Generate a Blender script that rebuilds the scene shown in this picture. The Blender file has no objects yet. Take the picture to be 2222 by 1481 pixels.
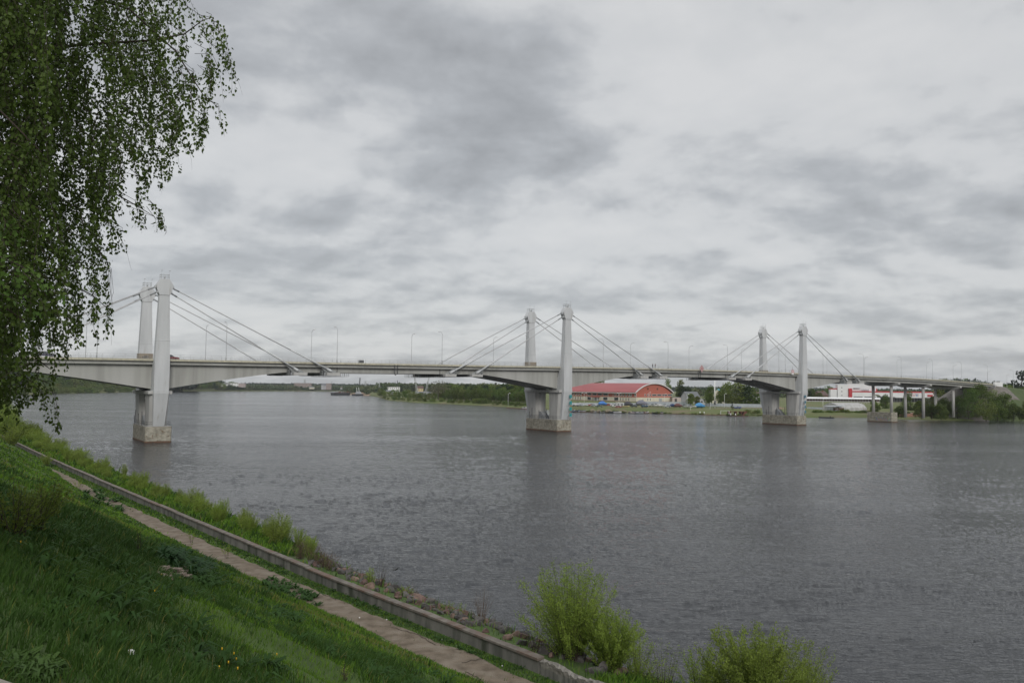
import bpy, math, random
import numpy as np
from mathutils import Vector, Matrix
R=math.radians
rng=np.random.default_rng(7); random.seed(7)
scene=bpy.context.scene
COL=scene.collection
# ------------------------------------------------------------------ camera
PITCH,ROLL,HC,FP=.0558,.0108,14.26,1793.
cam=bpy.data.cameras.new('camera'); camo=bpy.data.objects.new('camera',cam); COL.objects.link(camo)
cam.sensor_width=36; cam.lens=36*FP/2222; cam.clip_start=.1; cam.clip_end=30000
_cr,_sr,_c,_s=math.cos(ROLL),math.sin(ROLL),math.cos(PITCH),math.sin(PITCH)
_up0=Vector((0,-_s,_c)); _r0=Vector((1,0,0)); _fw=Vector((0,_c,_s))
_r=_r0*_cr+_up0*_sr; _u=_up0*_cr-_r0*_sr
M=Matrix((( _r.x,_u.x,-_fw.x,0),(_r.y,_u.y,-_fw.y,0),(_r.z,_u.z,-_fw.z,HC),(0,0,0,1)))
camo.matrix_world=M
scene.camera=camo
scene.view_settings.view_transform='Standard'; scene.view_settings.look='None'
scene.view_settings.exposure=0.0; scene.view_settings.gamma=1
scene.cycles.use_denoising=True
scene.cycles.max_bounces=6; scene.cycles.transparent_max_bounces=8; scene.cycles.volume_bounces=0
scene.cycles.diffuse_bounces=3; scene.cycles.glossy_bounces=3; scene.cycles.transmission_bounces=3
# ------------------------------------------------------------------ light
SUN_EL,SUN_AZ=R(27),R(165)   # sun azimuth measured from +Y towards +X; behind the cloud
sun=bpy.data.lights.new('sun','SUN'); sun.energy=1.5; sun.angle=R(20); sun.color=(1,.97,.92)
suno=bpy.data.objects.new('sun',sun); COL.objects.link(suno)
sd=Vector((math.sin(SUN_AZ)*math.cos(SUN_EL),math.cos(SUN_AZ)*math.cos(SUN_EL),math.sin(SUN_EL)))
suno.rotation_euler=sd.to_track_quat('Z','Y').to_euler()
world=bpy.data.worlds.new('World'); scene.world=world; world.use_nodes=True
def rayd(px,py):
    a=(px-1111)/FP; b=(740.5-py)/FP
    x=a*_cr-b*_sr; y=a*_sr+b*_cr
    d=Vector((x,_c-y*_s,_s+y*_c)); return d/d.y
def at(px,py,Y): return rayd(px,py)*Y+Vector((0,0,HC))
def atz(px,py,z):
    d=rayd(px,py); return d*((z-HC)/d.z)+Vector((0,0,HC))
def build_world():
    nt=world.node_tree; nt.nodes.clear(); L=nt.links.new
    def N(t,**k):
        n=nt.nodes.new(t)
        for a,b in k.items(): setattr(n,a,b)
        return n
    def mth(op,a,b=None,c=None,clamp=False):
        n=N('ShaderNodeMath',operation=op,use_clamp=clamp)
        for i,v in enumerate((a,b,c)):
            if v is None: continue
            if isinstance(v,(int,float)): n.inputs[i].default_value=v
            else: L(v,n.inputs[i])
        return n.outputs[0]
    tc=N('ShaderNodeTexCoord'); g=tc.outputs['Generated']
    sep=N('ShaderNodeSeparateXYZ'); L(g,sep.inputs[0])
    z=mth('MAXIMUM',sep.outputs[2],0.0)
    zz=mth('ADD',z,.26)
    px=mth('DIVIDE',sep.outputs[0],zz); py=mth('DIVIDE',sep.outputs[1],zz)
    comb=N('ShaderNodeCombineXYZ'); L(px,comb.inputs[0]); L(py,comb.inputs[1])
    def noise(scale,det,rough,vec,dist=0,off=(0,0,0)):
        mp=N('ShaderNodeMapping'); L(vec,mp.inputs[0]); mp.inputs['Location'].default_value=off
        n=N('ShaderNodeTexNoise'); L(mp.outputs[0],n.inputs['Vector'])
        n.inputs['Scale'].default_value=scale; n.inputs['Detail'].default_value=det; n.inputs['Roughness'].default_value=rough
        n.inputs['Distortion'].default_value=dist
        return n.outputs['Fac']
    n1=noise(1.9,6,.50,comb.outputs[0],.2,(3.1,1.7,0))
    n2=noise(5.2,5,.55,comb.outputs[0],.15,(8.3,4.2,2))
    # light tops and dark undersides painted into the clouds: difference with the same field a little further out
    n1b=noise(1.9,6,.50,comb.outputs[0],.2,(3.1+.02,1.7+.085,0))
    n2b=noise(5.2,5,.55,comb.outputs[0],.15,(8.3,4.2+.035,2))
    n3=noise(9.,6,.6,g,.1,(1.3,5.2,.7))
    base=mth('ADD',mth('ADD',mth('MULTIPLY',n1,.52),mth('MULTIPLY',n2,.30)),mth('MULTIPLY',n3,.18))
    base=mth('ADD',base,mth('MULTIPLY',mth('SUBTRACT',n1,n1b),.72))
    base=mth('ADD',base,mth('MULTIPLY',mth('SUBTRACT',n2,n2b),.22))
    base=mth('ADD',mth('MULTIPLY',mth('SUBTRACT',base,.5),.92),.5)
    hz=N('ShaderNodeMapRange',interpolation_type='SMOOTHSTEP'); L(z,hz.inputs[0]); hz.inputs['From Min'].default_value=.0; hz.inputs['From Max'].default_value=.07; hz.inputs['To Min'].default_value=.10; hz.inputs['To Max'].default_value=0
    base=mth('ADD',base,hz.outputs[0])
    # large cloud masses: warped distance to directions
    wn=N('ShaderNodeTexNoise'); L(g,wn.inputs['Vector']); wn.inputs['Scale'].default_value=4.5; wn.inputs['Detail'].default_value=5
    w0=N('ShaderNodeVectorMath',operation='SUBTRACT'); L(wn.outputs['Color'],w0.inputs[0]); w0.inputs[1].default_value=(.5,.5,.5)
    w1=N('ShaderNodeVectorMath',operation='SCALE'); L(w0.outputs[0],w1.inputs[0]); w1.inputs['Scale'].default_value=.22
    w2=N('ShaderNodeVectorMath',operation='ADD'); L(g,w2.inputs[0]); L(w1.outputs[0],w2.inputs[1])
    def blob(pxx,pyy,rx,rz,amp):
        d=rayd(pxx,pyy).normalized()
        s=N('ShaderNodeVectorMath',operation='SUBTRACT'); L(w2.outputs[0],s.inputs[0]); s.inputs[1].default_value=d
        m=N('ShaderNodeVectorMath',operation='MULTIPLY'); L(s.outputs[0],m.inputs[0]); m.inputs[1].default_value=(1/rx,1/rx,1/rz)
        l=N('ShaderNodeVectorMath',operation='LENGTH'); L(m.outputs[0],l.inputs[0])
        mr=N('ShaderNodeMapRange',interpolation_type='SMOOTHSTEP'); L(l.outputs['Value'],mr.inputs[0])
        mr.inputs['From Min'].default_value=1.25; mr.inputs['From Max'].default_value=.35
        mr.inputs['To Min'].default_value=0; mr.inputs['To Max'].default_value=amp
        return mr.outputs[0]
    for b in BLOBS:
        base=mth('ADD',base,blob(*b))
    ramp=N('ShaderNodeValToRGB'); L(base,ramp.inputs[0])
    e=ramp.color_ramp.elements
    e[0].position=.30; e[0].color=(.69,.695,.70,1)
    e[1].position=.78; e[1].color=(.35,.36,.375,1)
    m=ramp.color_ramp.elements.new(.46); m.color=(.635,.645,.655,1)
    m=ramp.color_ramp.elements.new(.60); m.color=(.47,.485,.505,1)
    # brighter towards the zenith, as an overcast sky is
    zg=N('ShaderNodeMapRange'); L(z,zg.inputs[0]); zg.inputs['From Min'].default_value=.44; zg.inputs['From Max'].default_value=1; zg.inputs['To Min'].default_value=1; zg.inputs['To Max'].default_value=ZEN
    cl=N('ShaderNodeVectorMath',operation='SCALE'); L(ramp.outputs[0],cl.inputs[0]); L(zg.outputs[0],cl.inputs['Scale'])
    sky=N('ShaderNodeTexSky',sky_type='NISHITA'); sky.sun_disc=False; sky.sun_elevation=SUN_EL; sky.sun_rotation=SUN_AZ
    sk=N('ShaderNodeVectorMath',operation='SCALE'); L(sky.outputs[0],sk.inputs[0]); sk.inputs['Scale'].default_value=.10
    mix=N('ShaderNodeMix',data_type='RGBA'); mix.inputs['Factor'].default_value=.93
    L(sk.outputs[0],mix.inputs['A']); L(cl.outputs[0],mix.inputs['B'])
    bg=N('ShaderNodeBackground'); L(mix.outputs['Result'],bg.inputs[0]); bg.inputs[1].default_value=1
    out=N('ShaderNodeOutputWorld'); L(bg.outputs[0],out.inputs[0])
ZEN=2.3
HAZE=0.6e-4
# px,py of a cloud mass, half extents (radians), darkening (+) or brightening (-)
BLOBS=[(1120,180,.14,.085,.12),(920,190,.19,.085,.09),(1960,240,.20,.11,-.09),(1030,370,.15,.045,.10),(1240,260,.07,.05,.06),(640,170,.10,.05,.04),(600,470,.14,.05,.08),(2150,430,.20,.09,.06),(1900,520,.30,.05,.05),
       (780,600,.25,.05,.05),(1560,150,.16,.12,-.05),(620,300,.12,.05,-.10),(1250,480,.16,.05,-.10),(1400,370,.06,.025,.05),(1650,560,.12,.03,-.06),(2200,60,.2,.1,.03)]
build_world()
# ------------------------------------------------------------------ helpers
def mat(name,c1,c2=None,scale=1.,rough=.8,det=4,bump=0.,bscale=None,stretch=(1,1,1),c3=None,scale3=.3,thr=(.35,.65),metal=0.,spec=.4,trans=0.,randv=0.,coord='Object',sub=None,thr3=(.45,.65)):
    m=bpy.data.materials.new(name); m.use_nodes=True; nt=m.node_tree; L=nt.links.new
    p=nt.nodes['Principled BSDF']; p.inputs['Roughness'].default_value=rough; p.inputs['Metallic'].default_value=metal
    p.inputs['Specular IOR Level'].default_value=spec*(.35 if trans else 1)
    col=None
    tc=nt.nodes.new('ShaderNodeTexCoord'); mp=nt.nodes.new('ShaderNodeMapping'); L(tc.outputs[coord],mp.inputs[0]); mp.inputs['Scale'].default_value=stretch
    def noise(s,d=det):
        n=nt.nodes.new('ShaderNodeTexNoise'); L(mp.outputs[0],n.inputs['Vector']); n.inputs['Scale'].default_value=s; n.inputs['Detail'].default_value=d; return n.outputs['Fac']
    def mr(v,a,b,c=0,d=1):
        n=nt.nodes.new('ShaderNodeMapRange'); L(v,n.inputs[0]); n.inputs[1].default_value=a; n.inputs[2].default_value=b; n.inputs[3].default_value=c; n.inputs[4].default_value=d; return n.outputs[0]
    def mix(f,a,b,bt='MIX'):
        n=nt.nodes.new('ShaderNodeMix'); n.data_type='RGBA'; n.blend_type=bt
        for s,v in (('Factor',f),('A',a),('B',b)):
            if isinstance(v,tuple): n.inputs[s].default_value=v+(1,)
            elif isinstance(v,(int,float)): n.inputs[s].default_value=v
            else: L(v,n.inputs[s])
        return n.outputs['Result']
    if c2 is not None:
        col=mix(mr(noise(scale),*thr),c1,c2)
        if c3 is not None: col=mix(mr(noise(scale3),*thr3),col,c3)
    else: p.inputs['Base Color'].default_value=c1+(1,)
    if randv:
        oi=nt.nodes.new('ShaderNodeObjectInfo')
        hs=nt.nodes.new('ShaderNodeHueSaturation'); 
        if col is not None: L(col,hs.inputs['Color'])
        else: hs.inputs['Color'].default_value=c1+(1,)
        L(mr(oi.outputs['Random'],0,1,1-randv,1+randv),hs.inputs['Value'])
        L(mr(oi.outputs['Random'],0,1,.485,.515),hs.inputs['Hue'])
        col=hs.outputs[0]
    if col is not None: L(col,p.inputs['Base Color'])
    if bump:
        b=nt.nodes.new('ShaderNodeBump'); L(noise(bscale or scale*3,6),b.inputs['Height']); b.inputs['Strength'].default_value=1; b.inputs['Distance'].default_value=bump; L(b.outputs[0],p.inputs['Normal'])
    if trans:
        t=nt.nodes.new('ShaderNodeBsdfTranslucent')
        if col is not None: L(col,t.inputs[0])
        else: t.inputs[0].default_value=c1+(1,)
        ms=nt.nodes.new('ShaderNodeMixShader'); ms.inputs[0].default_value=trans; L(p.outputs[0],ms.inputs[1]); L(t.outputs[0],ms.inputs[2]); L(ms.outputs[0],nt.nodes['Material Output'].inputs[0])
    return m
def tag(o,label=None,cat=None,group=None,kind=None):
    if label: o['label']=label
    if cat: o['category']=cat
    if group: o['group']=group
    if kind: o['kind']=kind
    return o
def empty(name,loc=(0,0,0),rz=0,label=None,cat=None,group=None):
    o=bpy.data.objects.new(name,None); COL.objects.link(o); o.location=loc; o.rotation_euler=(0,0,rz); o.empty_display_size=.1
    return tag(o,label,cat,group)
def link(name,me,parent=None,loc=None,rz=None):
    o=bpy.data.objects.new(name,me); COL.objects.link(o)
    if parent is not None: o.parent=parent
    if loc is not None: o.location=loc
    if rz is not None: o.rotation_euler=(0,0,rz)
    return o
class MB:
    def __init__(s): s.v=[]; s.f=[]; s.m=[]; s.k=0; s.sm=[]; s.smooth=False
    def face(s,idx): s.f.append(idx); s.m.append(s.k); s.sm.append(s.smooth)
    def hexa(s,p):   # 8 points: bottom 4 ccw, top 4 ccw
        b=len(s.v); s.v+=[tuple(q) for q in p]
        for q in ((3,2,1,0),(4,5,6,7),(0,1,5,4),(1,2,6,5),(2,3,7,6),(3,0,4,7)): s.face([b+i for i in q])
        return s
    def box(s,x0,x1,y0,y1,z0,z1):
        return s.hexa([(x0,y0,z0),(x1,y0,z0),(x1,y1,z0),(x0,y1,z0),(x0,y0,z1),(x1,y0,z1),(x1,y1,z1),(x0,y1,z1)])
    def loft(s,rings,caps=True,closed=True):
        b=len(s.v); n=len(rings[0])
        for r in rings: s.v+=[tuple(q) for q in r]
        for i in range(len(rings)-1):
            for j in range(n if closed else n-1):
                k=(j+1)%n; s.face([b+i*n+j,b+i*n+k,b+(i+1)*n+k,b+(i+1)*n+j])
        if caps: s.face([b+j for j in range(n)][::-1]); s.face([b+(len(rings)-1)*n+j for j in range(n)])
        return s
    def tube(s,pts,rs,n=6,caps=True):
        pts=[Vector(p) for p in pts]
        if isinstance(rs,(int,float)): rs=[rs]*len(pts)
        rings=[]
        for i,p in enumerate(pts):
            d=(pts[min(i+1,len(pts)-1)]-pts[max(i-1,0)]).normalized()
            a=d.cross(Vector((0,0,1)) if abs(d.z)<.95 else Vector((1,0,0))).normalized(); c=d.cross(a)
            rings.append([p+(a*math.cos(2*math.pi*j/n)+c*math.sin(2*math.pi*j/n))*rs[i] for j in range(n)])
        q=s.smooth; s.smooth=n>5; s.loft(rings,caps); s.smooth=q
        return s
    def bar(s,p0,p1,w,h=None): 
        h=h or w; p0=Vector(p0);p1=Vector(p1); d=(p1-p0).normalized()
        a=d.cross(Vector((0,0,1)) if abs(d.z)<.95 else Vector((0,1,0))).normalized()*(w/2); c=d.cross(a).normalized()*(h/2)
        return s.loft([[p-a-c,p+a-c,p+a+c,p-a+c] for p in (p0,p1)])
    def prism(s,poly,z0,z1):
        return s.loft([[(x,y,z0) for x,y in poly],[(x,y,z1) for x,y in poly]])
    def extr_y(s,poly,y0,y1):   # polygon in xz
        return s.loft([[(x,y0,z) for x,z in poly],[(x,y1,z) for x,z in poly]])
    def mesh(s,name,mats,bevel=0):
        me=bpy.data.meshes.new(name); me.from_pydata(s.v,[],s.f)
        for m in (mats if isinstance(mats,(list,tuple)) else [mats]): me.materials.append(m)
        me.polygons.foreach_set('material_index',s.m); me.polygons.foreach_set('use_smooth',s.sm)
        import bmesh
        bm=bmesh.new(); bm.from_mesh(me); bmesh.ops.recalc_face_normals(bm,faces=bm.faces)
        if bevel: bmesh.ops.bevel(bm,geom=[e for e in bm.edges if e.calc_face_angle(0)>.5],offset=bevel,segments=1,affect='EDGES',clamp_overlap=True)
        bm.to_mesh(me); bm.free()
        return me
    def build(s,name,mats,parent=None,loc=None,rz=None,bevel=0): return link(name,s.mesh(name,mats,bevel),parent,loc,rz)
def npmesh(name,V,F,mats,mi=None,smooth=False):
    V=np.asarray(V,dtype=np.float32); F=np.asarray(F,dtype=np.int32); k=F.shape[1]
    me=bpy.data.meshes.new(name); me.vertices.add(len(V)); me.vertices.foreach_set('co',V.ravel())
    me.loops.add(F.size); me.loops.foreach_set('vertex_index',F.ravel())
    me.polygons.add(len(F)); me.polygons.foreach_set('loop_start',np.arange(0,F.size,k,dtype=np.int32))
    me.polygons.foreach_set('loop_total',np.full(len(F),k,dtype=np.int32))
    for m in (mats if isinstance(mats,(list,tuple)) else [mats]): me.materials.append(m)
    if mi is not None: me.polygons.foreach_set('material_index',np.asarray(mi,dtype=np.int32))
    me.polygons.foreach_set('use_smooth',np.full(len(F),smooth))
    me.update(calc_edges=True); me.validate(); return me
def copy_tree(o,parent=None):
    c=o.copy(); COL.objects.link(c); c.parent=parent
    for ch in o.children: copy_tree(ch,c)
    return c
def vnoise(x,y,seed=0):
    xi=np.floor(x).astype(np.int64); yi=np.floor(y).astype(np.int64); xf=x-xi; yf=y-yi
    def h(a,b):
        n=(a*374761393+b*668265263+seed*974634777)&0xffffffff
        n=((n^(n>>13))*1274126177)&0xffffffff; n=n^(n>>16)
        return (n&0xffff)/65535.
    u=xf*xf*(3-2*xf); v=yf*yf*(3-2*yf)
    return (h(xi,yi)*(1-u)+h(xi+1,yi)*u)*(1-v)+(h(xi,yi+1)*(1-u)+h(xi+1,yi+1)*u)*v
def fbm(x,y,seed=0,o=4):
    r=0;a=.5
    for i in range(o): r=r+a*vnoise(x*2**i,y*2**i,seed+i); a*=.5
    return r
# ------------------------------------------------------------------ materials
M_conc=mat('girder_paint',(.37,.37,.345),(.29,.29,.27),.5,.75,stretch=(1.6,1.6,.12),c3=(.41,.41,.39),scale3=.07)
M_pyl=mat('pylon_paint',(.53,.54,.545),(.44,.45,.455),.35,.6,stretch=(1.5,1.5,.2),c3=(.37,.36,.34),scale3=.9,thr3=(.60,.78))
M_pier=mat('pier_concrete',(.46,.455,.44),(.36,.355,.34),.6,.85,stretch=(1.5,1.5,.3),bump=.02,bscale=2)
M_foot=mat('footing_concrete',(.36,.34,.28),(.20,.185,.15),.9,.9,stretch=(1,1,1.6),c3=(.15,.10,.06),scale3=1.6,thr3=(.58,.72),bump=.05,bscale=3)
M_rust=mat('waterline_stain',(.16,.085,.05),(.09,.06,.045),2,.9)
M_fascia=mat('yellowed_fascia',(.50,.47,.36),(.36,.34,.27),.8,.8,stretch=(2,1,1))
M_asph=mat('asphalt',(.06,.06,.06),(.05,.05,.05),2,.9)
M_steel=mat('galvanised_steel',(.42,.43,.43),(.33,.34,.34),2,.5,metal=.3)
M_dark=mat('dark_steel',(.05,.052,.055),None,rough=.6)
M_grey=mat('grey_paint',(.30,.31,.32),(.25,.26,.27),1,.6)
M_anch=mat('anchor_steel',(.30,.31,.31),(.20,.21,.21),1.5,.6)
M_cable=mat('stay_sheath',(.46,.46,.46),(.38,.38,.38),.5,.5)
M_brown=mat('brown_patch',(.28,.23,.17),(.22,.18,.135),1.2,.9)
M_black=mat('black_paint',(.02,.02,.02),None,rough=.7)
M_white=mat('white_paint',(.75,.75,.74),(.66,.66,.65),.6,.6)
M_teal=mat('teal_panel',(.03,.24,.25),(.04,.28,.29),3,.6)
M_blue=mat('blue_tarp',(.03,.13,.40),(.05,.18,.48),2,.5,bump=.05)
M_pink=mat('pink_panel',(.45,.29,.28),(.39,.25,.25),2,.7)
M_red=mat('red_paint',(.42,.02,.03),(.36,.02,.03),1,.5)
M_glass=mat('window_glass',(.03,.035,.04),None,rough=.15,spec=.6)
# ------------------------------------------------------------------ near bank frame (a along the wall, b towards land)
W0=Vector((.5,39.7)); DA=Vector((-.62042,.78427)); NB=Vector((-.78427,-.62042))
def ab2w(a,b,z=0): return Vector((W0.x+DA.x*a+NB.x*b,W0.y+DA.y*a+NB.y*b,z))
def wb(a): return np.interp(a,[-60,-20,0,20,40,98,131,196,330,600],[-.4,-.3,0,.5,.45,0,-.4,-1.8,-6,-22])
def hgt(a,b):
    a=np.asarray(a,dtype=float); b=np.asarray(b,dtype=float)
    bb=b-wb(a)
    S=np.interp(a,[-60,-30,30,50,130,250,400,700],[5.5,5.5,5.6,7.6,8.6,11,20,30])
    foot=np.interp(a,[-60,0,40,80,112,125],[3.0,2.9,3.4,3.2,1.4,.6])
    foot=foot+(fbm(a*.35,b*.0+3,5)-.5)*.8
    out=np.where(bb>-S,1.5*(1-np.clip(-bb/S,0,1)**2.2),(bb+S)*.25)
    out=np.maximum(out,-3)
    up=bb-foot
    slope=np.interp(a,[-60,60,120,200],[.525,.525,.60,.62])
    h=1.2+slope*np.maximum(up,0)-.25*np.clip(up,0,1)*(1-np.clip(up,0,1))
    bump=(fbm(a*.22,b*.22,11)-.47)*1.1*np.clip(up/4,0,1)+(fbm(a*1.1,b*1.1,12)-.47)*.28*np.clip(up/1.5,0,1)
    h=h+bump*np.clip((23.5-bb)/3,0,1)
    h=np.where(h>12.4,12.4+(h-12.4)*.06,h)
    return np.where(bb<0,out,h)
# bank surface
def bank():
    A=np.concatenate([np.arange(-75,-45,3),np.arange(-45,70,.5),np.arange(70,140,1.),np.arange(140,700,8)])
    B=np.concatenate([np.arange(-45,-12,3),np.arange(-12,0,.6),[0.0],np.arange(.4,27,.45),np.arange(27,120,6)])
    AA,BB=np.meshgrid(A,B,indexing='ij'); BBw=BB+wb(AA)
    Z=hgt(AA,BBw+1e-6)
    X=W0.x+DA.x*AA+NB.x*BBw; Y=W0.y+DA.y*AA+NB.y*BBw
    V=np.stack([X,Y,Z],-1).reshape(-1,3); na,nb=len(A),len(B)
    i,j=np.meshgrid(np.arange(na-1),np.arange(nb-1),indexing='ij'); q=(i*nb+j).ravel()
    F=np.stack([q,q+nb,q+nb+1,q+1],-1)
    m=mat('bank_soil',(.055,.095,.016),(.035,.06,.012),.8,.95,c3=(.10,.075,.045),scale3=.35,thr3=(.62,.75),coord='Object')
    o=link('ground_bank',npmesh('ground_bank',V,F,m,smooth=True)); tag(o,kind='structure',label='steep grassy river bank falling to the path')
bank()
# ------------------------------------------------------------------ water
P0=Vector((-85.4,201.66,0)); BAZ=.9655
def water():
    m=bpy.data.materials.new('river_water'); m.use_nodes=True; nt=m.node_tree; L=nt.links.new
    p=nt.nodes['Principled BSDF']; p.inputs['Base Color'].default_value=(.025,.027,.030,1); p.inputs['IOR'].default_value=1.33; p.inputs['Roughness'].default_value=.095
    tc=nt.nodes.new('ShaderNodeTexCoord')
    def noise(sc,det,st,rot,rough=.5,dist=0.):
        mp=nt.nodes.new('ShaderNodeMapping'); L(tc.outputs['Object'],mp.inputs[0]); mp.inputs['Scale'].default_value=st; mp.inputs['Rotation'].default_value=(0,0,rot)
        n=nt.nodes.new('ShaderNodeTexNoise'); L(mp.outputs[0],n.inputs['Vector']); n.inputs['Scale'].default_value=sc; n.inputs['Detail'].default_value=det; n.inputs['Roughness'].default_value=rough; n.inputs['Distortion'].default_value=dist
        return n.outputs['Fac']
    def mth(op,a,b):
        n=nt.nodes.new('ShaderNodeMath'); n.operation=op
        for i,v in enumerate((a,b)):
            if isinstance(v,(int,float)): n.inputs[i].default_value=v
            else: L(v,n.inputs[i])
        return n.outputs[0]
    w1=noise(.95,3,(.42,1,1),R(9),.55,.5)      # metre-long ripples
    w1=mth('SUBTRACT',1.0,mth('ABSOLUTE',mth('SUBTRACT',mth('MULTIPLY',w1,2.0),1.0),0.0))
    w2=noise(2.6,3,(.5,1,1),R(-8),.6,.4)
    w3=noise(7,2,(.6,1,1),R(20),.5)
    pat=noise(.02,4,(.25,1,1),R(8),.6)       # gust patches
    mr=nt.nodes.new('ShaderNodeMapRange'); L(pat,mr.inputs[0]); mr.inputs[1].default_value=.35; mr.inputs[2].default_value=.65; mr.inputs[3].default_value=.5; mr.inputs[4].default_value=1.4
    h=mth('ADD',mth('ADD',mth('MULTIPLY',w1,WAV[0]),mth('MULTIPLY',w2,WAV[1])),mth('MULTIPLY',w3,WAV[2]))
    h=mth('MULTIPLY',h,mr.outputs[0])
    b=nt.nodes.new('ShaderNodeBump'); L(h,b.inputs['Height']); b.inputs['Strength'].default_value=1; b.inputs['Distance'].default_value=1; L(b.outputs[0],p.inputs['Normal'])
    # wave surface: finer near the bank where single ripples can be seen, coarser far out
    az=np.concatenate([np.linspace(-math.pi,R(-40),40)[:-1],np.linspace(R(-40),R(40),1300),np.linspace(R(40),math.pi,40)[1:]])
    r=[34.]; 
    while r[-1]<700: r.append(r[-1]+max(.09,r[-1]**2/(HC*826.)*.75))
    r=np.array([.5,20]+r+[1000,1500,2500,5000,11000])
    RR,AA=np.meshgrid(r,az,indexing='ij'); X=np.sin(AA)*RR; Y=np.cos(AA)*RR
    th=R(8); U=X*math.cos(th)+Y*math.sin(th); W=-X*math.sin(th)+Y*math.cos(th)
    wx=fbm(X*.25,Y*.25,71)*2.2; wy=fbm(X*.25+9,Y*.25,72)*2.2
    gust=.6+.9*np.clip((fbm(U*.010,W*.03,60,5)-.30)*2.2,0,1)
    yb=-((X-P0.x)*math.cos(BAZ)-(Y-P0.y)*math.sin(BAZ)); gust=gust+.9*np.exp(-((yb+13)/7.)**2)*(RR<330)
    def ridge(f,g,sd): return 1-np.abs(2*vnoise((U+wx)*f,(W+wy)*g,sd)-1)
    Z=.036*ridge(.62,1.9,62)**1.5+.030*ridge(1.1,3.1,65)+.05*vnoise(U*.13,W*.33,63)+.013*vnoise(U*2.3,W*4.6,64)
    msk=np.clip((fbm(U*.11,W*.16,66,3)-.40)*5,0,1); Z=Z+.085*ridge(.22,1.1,67)**6*msk+.06*ridge(.42,1.9,68)**5*np.clip((fbm(U*.2+4,W*.3,69,3)-.40)*5,0,1)
    Z=(Z-.06)*gust; Z=np.where((RR>34)&(RR<800)&(np.abs(AA)<R(41)),Z,0)
    V=np.stack([X,Y,Z],-1).reshape(-1,3); nr,na=len(r),len(az)
    ii,jj=np.meshgrid(np.arange(nr-1),np.arange(na-1),indexing='ij'); q=(ii*na+jj).ravel()
    F=np.stack([q,q+1,q+na+1,q+na],-1)[:,::-1]
    me=npmesh('water',V,F,m,smooth=True)
    o=link('water',me); tag(o,kind='structure',label='wide grey river with small wind ripples')
WAV=(.12,.20,.06)
water()
# ------------------------------------------------------------------ far land (one sheet to the horizon)
SHORE=[(-700,900),(0,858),(80,855),(150,853),(250,851),(310,849),(440,848),(560,848),(740,848),(762,853),(800,858),(822,862),(840,868),(900,873),(970,876),(1010,878),(1060,880),(1100,883),(1150,886),(1240,892),(1300,894),(1400,896),(1500,899),(1620,902),(1690,903),(1760,906),(1880,906),(1950,909),(2000,911),(2060,912),(2150,912),(2222,911),(2700,914),(3600,960)]
_sp=[atz(x,y,0) for x,y in SHORE]
_saz=np.array([math.atan2(p.x,p.y) for p in _sp]); _srr=np.array([math.hypot(p.x,p.y) for p in _sp])
def shoreR(az): return np.interp(az,_saz,_srr)
def land_z(x,y):
    az=math.atan2(x,y); r=math.hypot(x,y)
    t=r-float(shoreR(az))
    return float(np.interp(t,LT,LZ))
LT=[-30,0,3,12,35,70,200,600,2000,6000,9500]; LZ=[-3,-.05,.45,1.1,2.3,3.0,3.8,5,7,9,12]
def far_land():
    azs=np.concatenate([np.linspace(_saz[0],_saz[1],8)[:-1],np.linspace(_saz[1],_saz[31],520),np.linspace(_saz[31],_saz[-1],10)[1:]])
    V=[];F=[]
    for az in azs:
        r0=float(shoreR(az)); jit=(fbm(np.array([az*140]),np.array([0.]),3)[0]-.47)*8
        for t,z in zip(LT,LZ):
            r=r0+t+jit*(1 if t<60 else 0)
            V.append((math.sin(az)*r,math.cos(az)*r,z+(0 if t<10 else (vnoise(np.array([r*.05]),np.array([az*60]),9)[0]-.5)*.6)))
    n=len(LT)
    for i in range(len(azs)-1):
        for j in range(n-1): q=i*n+j; F.append((q,q+1,q+n+1,q+n))
    m=mat('meadow',(.085,.115,.025),(.115,.12,.045),.05,.95,c3=(.16,.12,.075),scale3=.035,thr3=(.55,.7))
    me=npmesh('ground',V,F,[m],smooth=True)
    o=link('ground',me); tag(o,kind='structure',label='low grassy land along the far river banks')
far_land()
# ================================================================== BRIDGE
P0=Vector((-85.4,201.66,0)); BAZ=.9655; BTH=math.atan2(math.cos(BAZ),math.sin(BAZ))
def BW(s,y,z=0):
    return Vector((P0.x+math.sin(BAZ)*s-math.cos(BAZ)*y, P0.y+math.cos(BAZ)*s+math.sin(BAZ)*y, z))
DZS=[-90,-40,0,45,96,128,165,200,250,290,330,370,408,420]; DZZ=[18.9,19.9,20.25,20.55,21.0,21.35,21.65,21.8,21.55,21.2,20.95,20.2,19.05,18.65]
def dz(s):   # smooth deck profile (fascia top)
    return sum(float(np.interp(s+k,DZS,DZZ)) for k in (-16,-8,0,8,16))/5
DK0,DK1=1.1,19.4      # deck edges (y)
TS=[0,126,252]
def gdepth(s):
    x=min(abs(s-t) for t in TS)
    if s>300: return 2.4
    return 2.75+4.75*max(0,1-x/32.)**1.15
S0,S1=-88,415
def frange(a,b,st):
    n=max(1,int(round((b-a)/st))); return [a+(b-a)*i/n for i in range(n+1)]
bridge=empty('cable_stayed_bridge',P0,BTH,'long pale grey river bridge with three pairs of short white pylons and stay cables','bridge')
def strip(y0,y1,zt,zb,s0=S0,s1=S1,st=3.,mb=None):
    mb=mb or MB()
    rings=[[(s,y0,zb(s)),(s,y1,zb(s)),(s,y1,zt(s)),(s,y0,zt(s))] for s in frange(s0,s1,st)]
    return mb.loft(rings)
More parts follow.
